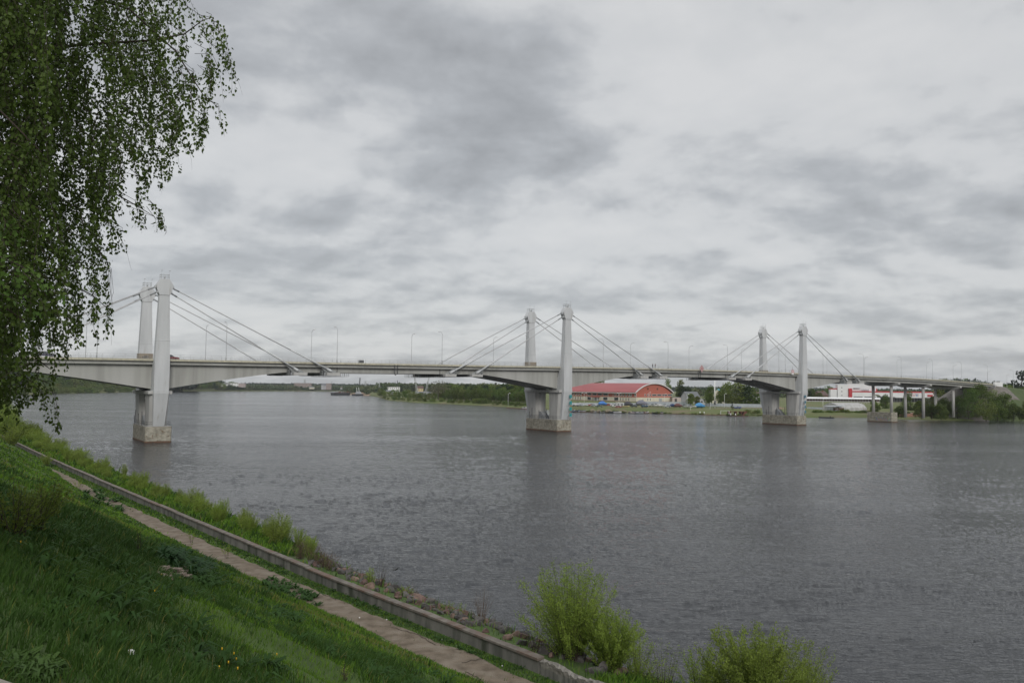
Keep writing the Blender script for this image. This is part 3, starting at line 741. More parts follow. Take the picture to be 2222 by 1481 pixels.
for i in range(26):   # sparser, lower left part of the point
    px=822+(962-822)*(i+rt.random())/26; sh=np.interp(px,[800,840,900,970],[859,868,873,876]); p=atz(px,sh,0)
    k=14+rt.random()*70; d=Vector((p.x,p.y)).normalized(); kd=rt.choice(['round','round','olive','tall']); h=rt.uniform(5,9.5) if px<900 else rt.uniform(6,9)
    me=rt.choice(FT[kd]); s=h/(15 if kd=='tall' else 12); o=link('broadleaf_tree',me,loc=(p.x+d.x*k,p.y+d.y*k,2.0),rz=rt.uniform(0,6)); o.scale=(s*1.15,s*1.15,s); tag(o,labP[kd],'tree',grpP)
for i in range(34):
    px=826+(1145-826)*(i+rt.random())/34; sh=np.interp(px,[800,840,900,970,1060,1150],[859,868,873,876,880,886]); p=atz(px,sh,0)
    k=6+rt.random()*16; d=Vector((p.x,p.y)).normalized(); me=rt.choice(FT['bush']); s=rt.uniform(.5,.95)*(1.1 if 1020<px<1075 else .85)
    o=link('shore_bush',me,loc=(p.x+d.x*k,p.y+d.y*k,.9),rz=rt.uniform(0,6)); o.scale=(s*1.2,s*1.2,s); tag(o,labP['bush'],'bush','bushes along the shore of the point')
for px in (944,956,966,951): put_tree('bare',px,866,rt.uniform(15,18),labP['bare'],grpP,z=3,cat='tree')
# left far bank below the left bridge span
grpL='trees on the wooded bank under the left end of the bridge'
for i in range(64):
    px=60+(385-60)*(i+rt.random())/64; sh=np.interp(px,[0,80,150,250,310,440],[858,855,853,851,849,848]); p=atz(px,sh,0)
    row=i%3; k=12+row*45+rt.random()*25; d=Vector((p.x,p.y)).normalized(); kd=['olive','round','dark'][row] if rt.random()<.7 else rt.choice(['round','tall','olive'])
    h=(11+row*6)*rt.uniform(.85,1.2); me=rt.choice(FT[kd]); s=h/(15 if kd=='tall' else 12)
    o=link('broadleaf_tree',me,loc=(p.x+d.x*k,p.y+d.y*k,1.5+row*2),rz=rt.uniform(0,6)); o.scale=(s*1.25,s*1.25,s)
    tag(o,{'olive':'pale green tree','round':'mid green tree','dark':'dark green tree','tall':'tall green tree'}[kd]+' on the far bank seen under the left bridge span','tree',grpL)
for i in range(40):
    px=375+(520-375)*(i+rt.random())/40; sh=848; p=atz(px,sh,0); row=i%3; k=14+row*50; d=Vector((p.x,p.y)).normalized(); kd=rt.choice(['round','dark','round','olive'])
    h=(14+row*5)*rt.uniform(.85,1.2)*np.interp(px,[380,470,520],[1.1,1,.62]); me=rt.choice(FT[kd]); s=h/12
    o=link('broadleaf_tree',me,loc=(p.x+d.x*k,p.y+d.y*k,2),rz=rt.uniform(0,6)); o.scale=(s*1.35,s*1.35,s); tag(o,'green tree on the far bank seen just right of the left pylon pier','tree','trees on the far bank right of the left pier')
# distant wooded land that reads as one mass
def mass(name,label,n,fn,m,leaf,nl=16,seed=5):
    rg=np.random.default_rng(seed); C=[];S=[]
    for i in range(n):
        x,y,z,h,w=fn(rg)
        k=rg.normal(size=(nl,3)); k/=np.linalg.norm(k,axis=1)[:,None]; k*=rg.uniform(.5,1,(nl,1))
        c=np.array([x,y,z+h*.5])+k*np.array([w*.5,w*.5,h*.5]); C.append(c); S.append(np.full(nl,leaf*h/12))
    C=np.vstack(C);S=np.concatenate(S); V=cards(C,S,rg,asp=.9)
    o=link(name,npmesh(name,V,quads(len(V)),m)); tag(o,label,'woodland',kind='stuff')
M_far=mat('distant_wood',(.058,.088,.030),(.034,.055,.022),.03,.9,c3=(.075,.085,.035),scale3=.012,thr3=(.5,.6))
M_farD=mat('distant_conifers',(.018,.034,.018),(.013,.026,.015),.03,.9)
def polar(px0,px1,Y0,Y1,h0,h1,zf=lambda x,y:land_z(x,y)):
    def fn(rg):
        px=rg.uniform(px0,px1); Y=rg.uniform(Y0,Y1); p=at(px,840,Y); h=rg.uniform(h0,h1)
        return p.x,p.y,zf(p.x,p.y),h,h*rg.uniform(.6,.95)
    return fn
def on_shore(px0,px1,k0,k1,h0,h1):
    def fn(rg):
        px=rg.uniform(px0,px1); p=rayd(px,840); az=math.atan2(p.x,p.y); r=float(shoreR(az))+10+rg.uniform(k0,k1)**1.0; h=rg.uniform(h0,h1)
        return math.sin(az)*r,math.cos(az)*r,2.,h,h*rg.uniform(.7,1.1)
    return fn
mass('far_woodland','distant green wooded bank along the far shore',2600,on_shore(470,800,0,260,6,12),M_far,3.6,30,1)
mass('far_woodland','belt of distant trees behind the houses on the far shore',2400,on_shore(430,840,250,800,9,14),M_far,4,26,2)
mass('far_woodland','dark wooded horizon behind the far shore and the point',5000,polar(-200,1240,2900,3700,13,19,lambda x,y:4),M_farD,4.2,16,3)
mass('far_woodland','wood far behind the point',1200,polar(820,1240,1300,1900,11,16),M_far,4,24,4)
mass('far_woodland','wooded ridge behind the trees at the left end of the bridge',1800,polar(-300,420,1500,2100,24,36,lambda x,y:6),M_farD,4,30,6)
mass('far_woodland','low bluish wooded hills behind the factory and the arena',4000,polar(1300,2300,2600,3600,14,20,lambda x,y:6),M_farD,4,16,8)
mass('far_woodland','mixed trees between the buildings on the right bank',1500,polar(1480,2260,1000,1500,8,13),M_far,3,26,9)
# trees on the right bank that one can tell apart
def full_tree(name,px,py_b,h,w,label,ml,form,seed,z=3.0,n=1500,leaf=.42,base=None,cat='tree'):
    p=atz(px,py_b,z); cr,tr=tree_meshes(name,h,w,base if base is not None else h*.18,n,leaf,ml,form,seed)
    r=empty(name,p,random.uniform(0,6),label,cat); link('crown',cr,r); link('trunk',tr,r); return r
full_tree('willow_tree',1498,881,8.2,6.6,'round green tree beside a white moored boat right of the arena',M_leafB,round_,101,n=4200)
full_tree('willow_tree',1512,880,6.5,5.5,'small loose green tree right behind the round tree near the arena',M_leafB,round_,102,n=2200)
full_tree('willow_tree',1539,882,14.0,8.5,'large leaning green tree in front of the blue tarpaulin boat',M_leafA,tall_,103,n=5200)
full_tree('willow_tree',1566,881,11.5,7.5,'broad green tree immediately right of the tall mooring pole',M_leafA,tall_,104,n=4600)
full_tree('willow_tree',1607,882,7.5,5.4,'thin olive tree standing above the wooden landing stage',M_leafB,round_,105,n=1800)
full_tree('spruce_tree',1589,889,5.2,2.4,'small dark conical spruce on the grass by the landing stage',M_leafD,cone_,106,z=2.2,n=700,leaf=.3,base=.3)
for px,h,lab,k in ((1448,21,'tall thin-crowned tree rising behind the right end of the arena','olive'),(1476,20,'tall spindly tree between the arena and the grey house','olive'),(1479,14,'dark round tree behind the low annex','dark'),(1492,12,'second dark round tree behind the low annex','dark'),(1474,9,'broad green tree behind the annex roof','round'),(1488,8,'broad pale tree behind the annex roof','olive'),
    (1537,12,'pointed green tree behind the boatyard','tall'),(1577,16.5,'tall airy tree left of the right bridge pier','olive'),(1581,10,'dense green tree beside the turquoise roof','olive'),(1604,17.5,'tall pale tree just left of the right pier under the girder','olive'),(1618,15,'dark full tree under the right girder','dark'),(1633,13,'full tree touching the right pier from the left','round'),(1596,9,'green tree behind the landing stage','olive'),(1612,9,'rounded bush-like tree behind the white fence','round'),(1628,8,'rounded pale tree behind the white fence','olive'),(1645,9,'green tree close to the left face of the right pier','round'),(1560,8,'green tree behind the mooring pole','round'),
    (1282,22,'tree top above the arena roof near the girder','olive'),(1300,22,'small airy tree top above the arena roof','olive'),
    (1762,13,'green tree just right of the right pylon','tall'),(1797,15,'round tree under the girder left of the factory','round'),(1778,9,'low green tree beside the brown roofed house','round'),(1822,17,'tree rising behind the white factory tower','tall'),(1754,10,'dark tree at the right pylon edge','dark')):
    Y=830 if px in (1448,1476) else 760 if 1470<px<1495 else 840 if px in (1282,1300) else (560 if 1540<px<1650 else 640); 
    if px>1700: Y=900 if px>1790 else 800
    o=put_tree(k,px,870,h,lab,Y=Y,rs=rt,w=.55 if px in (1448,1476) else .8 if h>16 else 1.1)
# dark pines behind the bridge end and approach
for i in range(34):
    px=2040+i*5.6+rt.uniform(-2,2); h=rt.uniform(12,16)
    if i in (0,1,2): kd='olive'
    else: kd='pine' if rt.random()<.85 else 'round'
    p=at(px,840,rt.uniform(560,620)); me=rt.choice(FT[kd]); s=h/(15 if kd=='pine' else 12)
    zt=np.interp(px,[2040,2100,2150,2190,2222],[10.5,10,8.0,6.5,6.5])
    o=link('pine_tree' if kd=='pine' else 'broadleaf_tree',me,loc=(p.x,p.y,zt-1),rz=rt.uniform(0,6)); o.scale=(s*1.1,s*1.1,s)
    tag(o,('dark pine' if kd=='pine' else 'paler green tree')+' in the wood behind the right bridge end','tree','trees behind the right bridge end')
o=put_tree('pine',2218,850,24,'tall ragged pine at the right edge above the others',Y=585,z=6,rs=rt); 
o=put_tree('olive',2192,850,13,'fresh green birch among the pines near the right edge',Y=560,z=6,rs=rt)
# ground under that wood
mb=MB(); ring=[]
pts=[(2005,640),(2030,560),(2400,540),(2800,600),(2800,1200),(2005,1200)]
mb.loft([[tuple(at(px,840,Y).xy)+(2.0,) for px,Y in pts],[tuple(at(px,840,Y*1.03).xy)+(9.0,) for px,Y in pts]])
tag(mb.build('terrain_rise',mat('wood_floor',(.035,.045,.018),(.05,.06,.025),.2,.95)),kind='structure')
# shore trees at the approach spans
for j,(px,py,h,w,lab,ml,f) in enumerate(((1898,899,8,6,'olive bush between the hangar and the first approach pier',M_leafB,round_),(1922,893,11,8,'green tree behind the first approach pier footing',M_leafA,round_),(1975,897,13,9,'green tree between the first and second approach piers',M_leafA,round_),
   (1993,898,8,6,'small green tree at the second approach pier',M_leafA,round_),(2022,903,11,8,'olive green tree in front of the paved cone',M_leafB,round_),(2050,905,10,8,'green bush tree at the left of the willow thicket',M_leafA,round_),(2078,906,10.5,10,'rounded yellow green willow in the thicket on the right shore',M_leafB,round_),
   (2102,907,15.5,12,'tallest green tree of the thicket on the right shore',M_leafA,tall_),(2128,907,17,12,'broad green tree in the middle of the right shore thicket',M_leafA,round_),(2158,907,14.5,12,'yellowish tree right of the middle of the shore thicket',M_leafB,round_),(2182,908,13,11,'darker tree at the right end of the shore thicket',M_leafA,round_),(2165,911,9,9,'low rounded bush tree in front of the thicket right part',M_leafA,bush_),(2200,910,8,9,'green bush tree below the paved slope',M_leafA,bush_),(2140,911,10,10,'yellow green rounded bush in front of the thicket',M_leafB,bush_),(2042,909,7,8,'low green bush before the paved cone',M_leafA,bush_),(2000,907,6,7,'low olive bush between the second and third approach piers',M_leafB,bush_),(1955,905,5.5,7,'low green bush right of the graffiti footing',M_leafA,bush_),(2022,908,6.5,7,'low dark bush right of the third approach pier',M_leafA,bush_),(2236,911,9,11,'bush at the very right edge of the shore',M_leafA,bush_),(2206,903,7,9,'low bush right of the shore thicket',M_leafB,bush_))):
    full_tree('willow_tree',px,py,h,w,lab,ml,f,200+j,z=1.2,n=int(4200+260*h),leaf=.36,base=h*.05)
for i,px in enumerate(list(range(1500,1650,9))+list(range(1765,1890,8))+list(range(1945,2010,9))+list(range(2190,2260,8))):
    if 1500<=px<1625: continue
    p=atz(px+rt.uniform(-3,3),897 if px<1760 else (898 if px<1890 else 902),1.2); me=rt.choice(FT['bush']); s=rt.uniform(.28,.55)
    o=link('shore_bush',me,loc=p,rz=rt.uniform(0,6)); o.scale=(s*1.5,s*1.5,s); tag(o,'low green bush on the right shore near the bridge piers','bush','low bushes on the right shore')
# ================================================================== BUILDINGS
M_redroof=mat('red_roof',(.33,.085,.085),(.28,.07,.07),.25,.55,stretch=(1,.15,1))
M_orange=mat('orange_cladding',(.43,.125,.088),(.39,.112,.078),.3,.6)
M_cream=mat('cream_wall',(.62,.58,.46),(.55,.51,.41),.4,.8)
M_eave=mat('pale_eave',(.60,.58,.58),None,rough=.6)
M_plinth=mat('brick_plinth',(.22,.07,.05),(.17,.06,.045),1,.9)
M_tin=mat('tin_sheet',(.40,.42,.44),(.30,.32,.34),.5,.5,metal=.2)
M_wallW=mat('white_cladding',(.66,.66,.67),(.60,.60,.61),.15,.6)
M_wallG=mat('grey_wall',(.42,.42,.43),(.36,.36,.37),.3,.8)
M_slate=mat('slate_roof',(.16,.17,.18),(.12,.125,.13),.8,.8)
M_wood=mat('weathered_wood',(.16,.10,.07),(.09,.06,.045),1.5,.9,stretch=(.3,1,1))
M_rusty=mat('rusty_metal',(.15,.06,.035),(.09,.045,.03),1.2,.8)
def window(mb,x,z,w,h,y=0,f=.18,n=1,m0=1,m1=0):
    """frame proud of the wall facing -y, panes set in it"""
    mb.k=m0; mb.box(x-w/2-f,x+w/2+f,y-.10,y-.01,z-h/2-f,z+h/2+f); mb.k=m1
    for i in range(n):
        a=x-w/2+w*i/n; mb.box(a+.05,a+w/n-.05,y-.13,y-.101,z-h/2,z+h/2)
def add_window(parent,x,z,w,h,y=0,n=1,face=None,f=.16):
    mb=MB(); window(mb,0,0,w,h,0,f,n)
    o=mb.build('window',[M_glass,M_white],parent)
    if face=='side': o.location=(y,x,z); o.rotation_euler=(0,0,R(-90))
    else: o.location=(x,y,z)
    return o
# --- arena: corner nearest to us, gable face to the right, long eave to the left
GA=R(38); Zg=3.5
c0=at(1380,840,680); c0.z=Zg
ar=empty('sports_arena',c0,GA,'long orange and cream arena with arched red roof behind the bridge','building')
WG,LG,HE,RI=43.0,90.0,7.7,7.2     # gable width (local x), length (local y), eave height, rise
def arc(n=26,off=0.,w=WG,h=RI):
    # circular arc from eave to eave
    Rr=(w*w/4+h*h)/(2*h); cz=h-Rr; a0=math.asin((w/2)/Rr)
    return [(w/2+math.sin(a)*(Rr+off),cz+math.cos(a)*(Rr+off)) for a in np.linspace(-a0,a0,n)]
mb=MB(); lz=3.9
mb.k=0; mb.box(.05,WG-.05,.05,LG,0,lz); mb.k=1
mb.box(0,WG,0,LG,lz+.0,HE); ap_=arc()
mb.loft([[(x,y,HE+z) for x,z in [(0,0)]+ap_+[(WG,0)]] for y in (0,LG)])
mb.k=2; mb.box(-.05,WG+.05,-.05,LG,-1.0,.55); mb.build('wall',[M_cream,M_orange,M_plinth],ar)
mb=MB(); a1=arc(26,.1,WG+3.0,RI+.35); a2=arc(26,.75,WG+3.0,RI+.35)
a1=[(x-1.5,z-.2) for x,z in a1]; a2=[(x-1.5,z-.2) for x,z in a2]
mb.k=0; mb.loft([[(x,y,HE+z) for x,z in a1]+[(x,y,HE+z) for x,z in a2[::-1]] for y in (-1.2,LG+.5)])
rf=mb.build('roof',M_redroof,ar)
mb=MB(); mb.loft([[(x,y,HE+z) for x,z in a1]+[(x,y,HE+z) for x,z in [(q[0],q[1]+.12) for q in a2][::-1]] for y in (-1.75,-1.22)])
mb.box(-2.3,-1.6,-1.2,LG,HE-.5,HE+.0); mb.build('roof_trim',M_eave,rf)
for x in (WG*.33,WG*.60):
    mb=MB(); mb.loft([[(x+math.cos(a)*.95,y,HE+3.3+math.sin(a)*.95) for a in np.linspace(0,2*math.pi,13)[:-1]] for y in (-.02,-.12)]); mb.build('round_vent',M_rusty,ar)
uz,wz=5.9,2.2
_gx=Vector((math.cos(GA),math.sin(GA))); _gy=Vector((-math.sin(GA),math.cos(GA)))
def on_gable(px):   # metres along the gable where the sight line of a photo column meets it
    d=rayd(px,860); k=(_gy.dot(c0.xy))/(_gy.dot(d.xy)); return (d.xy*k-c0.xy).dot(_gx)
def on_side(px):
    d=rayd(px,860); k=(_gx.dot(c0.xy))/(_gx.dot(d.xy)); return (d.xy*k-c0.xy).dot(_gy)
ZX=lambda u: 1230+u/8.23
for u in (1396,1444,1490): add_window(ar,on_gable(ZX(u)),uz,1.1,1.6,0)
for a,b in ((1520,1600),(1610,1690),(1702,1790),(1800,1885)):
    g0,g1=on_gable(ZX(a)),on_gable(ZX(b)); add_window(ar,(g0+g1)/2,uz,g1-g0-.3,1.3,0,5)
for u in (1444,1490): add_window(ar,on_gable(ZX(u)),wz,.8,1.9,0)
for u in (1345,1360): add_window(ar,on_gable(ZX(u)),1.6,.7,1.0,0,f=.08)
g0,g1=on_gable(ZX(1645)),on_gable(ZX(1697)); mb=MB(); mb.box(g0,g1,-.08,-.01,.5,3.0); mb.k=1; mb.box(g0+.2,g1-.2,-.12,-.081,.5,2.8); mb.build('gate',[M_grey,M_tin],ar)
for u in (112,155,203,245,862,905,965,1008,1060,1108,1145,1222): add_window(ar,on_side(ZX(u)),uz,1.2,1.6,0,1,'side',.35)
for a,b in ((368,440),(460,535),(553,630),(650,735)):
    g0,g1=on_side(ZX(a)),on_side(ZX(b)); add_window(ar,(g0+g1)/2,uz,abs(g0-g1)-.5,1.6,0,5,'side',.2)
for u in (112,155,203,245,958,1006,1060,1108): add_window(ar,on_side(ZX(u)),wz,.8,2.2,0,1,'side',.1)
for a,b in ((368,442),(650,730),(845,925)):
    g0,g1=on_side(ZX(a)),on_side(ZX(b)); add_window(ar,(g0+g1)/2,wz+.1,abs(g0-g1)-.4,2.4,0,4,'side',.15)
g0,g1=sorted((on_side(ZX(470)),on_side(ZX(590))))
mb=MB(); mb.k=0; mb.box(-3.2,0,g0,g1,3.3,3.8); mb.k=1; mb.box(-.3,-.02,g0+.8,g1-.8,.4,3.3); mb.k=2
for y in (g0+.4,(g0+g1)/2,g1-.4): mb.box(-3.0,-2.75,y-.12,y+.12,0,3.3)
mb.build('entrance_canopy',[M_redroof,M_tin,M_white],ar)
mb=MB()
for u in (175,265,350,740,825,1130,1240): y=on_side(ZX(u)); mb.box(-.14,-.02,y-.12,y+.12,.6,HE-.4)
mb.build('downpipe',M_eave,ar)
# annex right of the arena
p=at(1459,840,700); p.z=Zg
an=empty('annex',p,R(4),'low beige flat roofed annex attached right of the arena gable','building')
mb=MB(); mb.k=0; mb.box(0,11.5,0,9,-1,4.0); mb.k=1; mb.box(-.15,11.7,-.15,9.2,4.0,4.25); mb.build('wall',[M_cream if False else mat('beige_wall',(.46,.40,.36),(.40,.35,.32),.5,.9),M_slate],an)
mb=MB(); mb.box(1.9,4.0,-.08,-.01,0,3.1); mb.k=1; mb.box(2.1,3.8,-.12,-.081,.1,2.9); mb.build('door',[M_plinth,M_dark],an)
# --- factory ----------------------------------------------------------
YF=860; kf=YF/FP
pF=at(1803,840,YF); zF0=3.5
fa=empty('factory',(pF.x,pF.y,zF0),R(-3),'white factory with red bands and a taller block behind the right approach spans','building')
hz=lambda py: HC+(847.9-py)*kf-zF0       # pixel row to height above its ground
fx=lambda px: (px-1803)*kf
mb=MB(); mb.k=0
mb.box(fx(1803),fx(1818),1.5,7,-1,hz(844)); mb.box(fx(1817.5),fx(1840),0,7,-1,hz(833.2))
mb.box(fx(1839.5),fx(1900.5),2.5,8,-1,hz(831.0)); mb.box(fx(1846),fx(2021),-1.2,10,-1,hz(849.5)); mb.build('wall',M_wallW,fa)
mb=MB(); mb.box(fx(1802.6),fx(1818.3),1.35,7.1,hz(844),hz(842)); mb.box(fx(1840),fx(1847),-1.6,2.4,-1,hz(841.7)); mb.box(fx(1847.2),fx(2021.6),-1.35,10.2,hz(849.6),hz(847)); mb.box(fx(2019.3),fx(2021.6),-1.4,-1.0,0,hz(849.6)); mb.box(fx(1900.6),fx(1903),2.4,12,hz(846.5),hz(841.5))
mb.build('red_band',M_red,fa)
for py in (840,848.3,856.8): 
    mb=MB(); window(mb,0,0,1.3,.62,0,.05,2); mb.build('window',[M_glass,M_grey],fa,loc=(fx(1826),-.0,hz(py)))
for a,b in ((1850,1869),(1873,1897),(1899,1915),(1919,1938)):
    mb=MB(); window(mb,0,0,(b-a)*kf,.75,0,.03,int((b-a)/2.2)); mb.build('window',[M_glass,M_wallG],fa,loc=(fx((a+b)/2),-1.2,hz(859.6)))
mb=MB()
for i,x in enumerate((1870,1872.5,1875,1878,1880.5,1883)): mb.tube([(fx(x),1,hz(847)),(fx(x),1,hz(843.3-(i%2)))],.35,n=8)
mb.box(fx(1853),fx(1866),1,3,hz(841.5),hz(839.8)); mb.build('roof_duct',M_tin,fa)
def frame_sign(x0,x1,y0,y1,lab,fill):
    mb=MB(); t=.18; X0,X1,Z0,Z1=fx(x0),fx(x1),hz(y1),hz(y0); y=-1.36
    for a in ((X0,X1,Z0,Z0+t),(X0,X1,Z1-t,Z1),(X0,X0+t,Z0,Z1),(X1-t,X1,Z0,Z1)): mb.box(a[0],a[1],y,y+.1,a[2],a[3])
    if fill: mb.box(X0+.5,X1-.5,y,y+.1,Z0+.5,Z1-.5)
    else:
        mx=(X0+X1)/2; mb.box(mx-.06,mx+.06,y,y+.1,Z0,Z1)
        for (u,v) in ((.12,.75),(.2,.5),(.3,.7),(.36,.35)): mb.bar((X0+(X1-X0)*u,y,Z0+(Z1-Z0)*.2),(X0+(X1-X0)*(u+.06),y,Z0+(Z1-Z0)*v),.22)
        mb.k=1; mb.box(mx+.5,X1-.6,y,y+.1,Z0+.6,Z1-.6)
    return mb.build('wall_sign',[M_red,mat('blue_grey',(.25,.32,.45))],fa)
frame_sign(1974,1986.6,851.3,859.5,'',False); frame_sign(2005,2017.5,852.6,858.5,'',True)
# --- long open shed with white roof in front of the factory --------------
YS=780; ks=YS/FP; hs=lambda py: HC+(847.8-py)*ks-3.3
pS=at(1749,840,YS); sh=empty('market_shed',(pS.x,pS.y,3.3),R(-2),'very long low shed with a white roof and dark bays right of the right pylon','building')
sx_=lambda px:(px-1749)*ks
mb=MB(); mb.k=0; mb.extr_y([(0,hs(864.8)),(sx_(1909),hs(864.8)),(sx_(1909),hs(863.9)),(0,hs(863.9))],-1,9); mb.loft([[(0,-1,hs(863.9)),(sx_(1909),-1,hs(863.9)),(sx_(1909),9,hs(863.9)),(0,9,hs(863.9))],[(sx_(1756),2,hs(861)),(sx_(1908),2,hs(861)),(sx_(1908),9,hs(861)),(sx_(1756),9,hs(861))]])
mb.build('roof',M_wallW,sh)
mb=MB(); mb.k=0; mb.box(.3,sx_(1909),5.5,8.5,-.5,hs(864.9)); mb.k=1
x=.4
while x<sx_(1908): mb.box(x,x+.13,-.6,-.45,-.3,hs(864.9)); x+=2.6
mb.box(0,sx_(1909),-.7,-.3,hs(870.2),hs(869.4)); mb.build('bay_wall',[M_rusty,M_eave],sh)
mb=MB(); x=1
while x<sx_(1829): mb.box(x,x+1.0,-60,-59.2,-.8,.8); x+=2.1
mb.build('bollard_row',M_white,sh)
p=at(1912,840,790); s2=empty('open_shelter',(p.x,p.y,3.4),R(-2),'white roofed open shelter running between the approach piers','building')
mb=MB(); k2=790/FP; L2=(2030-1912)*k2; mb.extr_y([(0,6.0),(L2,5.4),(L2,5.9),(3,8.0),(-3,8.0)],-1,9); mb.build('roof',M_wallW,s2)
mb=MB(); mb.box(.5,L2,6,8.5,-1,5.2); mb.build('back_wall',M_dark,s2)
for i in range(14): mb=MB(); mb.box(1+i*2.7,1.2+i*2.7,-.5,-.3,-1,5.3); mb.build('roof_post',M_grey,s2)
# --- arched hangar and lean-to -------------------------------------------
pH=atz(1821,892,2.4); kh=pH.y/FP
ha=empty('hangar',(pH.x,pH.y,2.4),R(28),'weathered grey tin hangar on the shore left of the first approach pier','building')
w_,l_=12.5,24.
prof=[(0,0),(0.2,2.0),(2.2,3.9),(w_/2,5.0),(w_-2.2,3.9),(w_-.2,2.0),(w_,0)]
# long side faces us: extrude along local x
M_tin2=mat('hangar_sheet',(.42,.42,.41),(.32,.31,.30),.8,.6,c3=(.20,.15,.11),scale3=.4,thr3=(.62,.75),stretch=(1,1,.3))
mb=MB(); mb.loft([[(0,y,z) for y,z in prof],[(l_,y,z) for y,z in prof]]); mb.build('shell',M_tin2,ha)
mb=MB()
for x in (0.02,l_/2,l_): mb.loft([[(x-.1,y,z+.07) for y,z in prof],[(x+.1,y,z+.07) for y,z in prof]],caps=False)
mb.build('seam',M_grey,ha)
mb=MB(); mb.box(-.1,-.01,3.5,9,0,3.2); mb.build('door',M_grey,ha)
pL=atz(1797,893,2.2); le=empty('lean_to',(pL.x,pL.y,2.2),R(10),'small open lean-to with a thin flat roof left of the hangar','shed')
mb=MB(); mb.hexa([(0,0,3.0),(12,0,3.5),(12,5,3.8),(0,5,3.2),(0,0,3.12),(12,0,3.65),(12,5,3.95),(0,5,3.32)]); mb.build('roof',M_tin,le)
mb=MB(); [mb.box(x,x+.15,y,y+.15,0,3.1) for x in (1,6,11) for y in (.3,4.4)]; mb.build('post',M_grey,le)
mb=MB(); mb.box(6,11.5,2,4.5,0,2.2); mb.build('stored_crate',M_wood,le)
# --- houses ------------------------------------------------------------
def house(px,py,Y,w,d,h,rh,yaw,label,mw,mr,wins=2,chim=False,cat='house',name='house',z=None,hip=False):
    p=at(px,py,Y); p.z=land_z(p.x,p.y)-.1 if z is None else z
    r=empty(name,p,yaw,label,cat)
    mb=MB(); mb.box(-w/2,w/2,0,d,-.8,h); 
    if rh>0 and not hip: mb.loft([[(x,y,z) for x,z in ((-w/2,h),(w/2,h),(0,h+rh))] for y in (0,d)]) if d>w else mb.loft([[(x,y,z) for y,z in ((0,h),(d,h),(d/2,h+rh))] for x in (-w/2,w/2)])
    mb.build('wall',mw,r)
    mb=MB(); o=.35
    if rh<=0: mb.box(-w/2-o,w/2+o,-o,d+o,h,h+.35)
    elif d>w:
        for sg in (-1,1): mb.hexa([(0,-o,h+rh+.02),(0,d+o,h+rh+.02),(sg*(w/2+o),d+o,h-.2),(sg*(w/2+o),-o,h-.2),(0,-o,h+rh+.24),(0,d+o,h+rh+.24),(sg*(w/2+o),d+o,h+.02),(sg*(w/2+o),-o,h+.02)])
    else:
        for y0,y1 in ((-o,d/2),(d+o,d/2)): mb.hexa([(-w/2-o,y0,h-.2),(w/2+o,y0,h-.2),(w/2+o,y1,h+rh+.02),(-w/2-o,y1,h+rh+.02),(-w/2-o,y0,h+.02),(w/2+o,y0,h+.02),(w/2+o,y1,h+rh+.24),(-w/2-o,y1,h+rh+.24)])
    rf=mb.build('roof',mr,r)
    if chim: mb=MB(); mb.box(w*.15,w*.15+.7,d*.4,d*.4+.7,h+rh*.4,h+rh+1); mb.build('chimney',M_plinth,rf)
    rows=max(1,int(h/3))
    for q in range(rows):
        for i in range(wins):
            mb=MB(); window(mb,0,0,min(1.4,w/wins*.4),1.3,0,.12); mb.build('window',[M_glass,M_white],r,loc=(-w/2+w*(i+.5)/wins,0,h*(q+.55)/rows))
    return r
M_brick=mat('red_brick',(.27,.12,.09),(.22,.10,.08),.5,.9)
M_turq=mat('turquoise_roof',(.04,.33,.40),None,rough=.5)
M_brownroof=mat('brown_roof',(.12,.075,.065),(.09,.06,.055),1,.8)
house(1505,860,640,12,8,5,4.0,R(25),'grey house with a large slate roof behind the round tree right of the arena',M_wallG,M_slate,3,name='house')
house(1557,858,610,8,11,7,4.4,R(-20),'house with a bright turquoise roof between the trees left of the right pier',M_cream,M_turq,2)
house(1523,865,600,6,5,4.2,0,0,'small pale flat roofed hut behind the leaning tree',M_wallG,M_tin,1)
house(1789,858,850,12,9,5.5,4.0,R(30),'brown roofed house right of the right pylon',M_wood,M_brownroof,2,chim=True)
house(1646,862,640,6,6,6,3,R(10),'small white house peeping from the trees left of the right pier',M_white,M_brownroof,1)
house(1614,858,700,8,6,7,2,R(5),'pale house among dark trees under the right girder',M_white,M_slate,1)
# far shore buildings
house(507,842,1900,46,12,8,0,R(4),'long white low building on the far bank right of the left pylon pier',M_white,M_eave,8,name='far_building',cat='building',z=9.5)
house(488,844,1850,18,10,5,1.5,R(0),'white far building stepping down to the left of the long white one',M_white,M_slate,4,name='far_building',cat='building',z=10)
house(524,844,1850,14,10,7,0,R(0),'pinkish block at the right end of the long white far building',mat('pink_wall',(.38,.31,.29)),M_eave,3,name='far_building',cat='building',z=10)
house(656,845,2150,43,14,12,0,R(2),'long reddish industrial building on the far shore',mat('pale_red_wall',(.27,.21,.19),(.24,.19,.17),.1,.9),mat('dull_red_roof',(.20,.09,.09)),10,name='far_building',cat='building',z=8)
house(712.5,845,2050,12,12,15,0,R(3),'tall square brick tower block on the far shore',mat('pale_brick_wall',(.30,.24,.22),(.26,.21,.19),.1,.9),M_slate,3,name='far_building',cat='building',z=5)
house(703,845,2060,14,12,10,5,R(3),'low wing beside the far brick tower block',M_wallG,M_slate,4,name='far_building',cat='building',z=5)
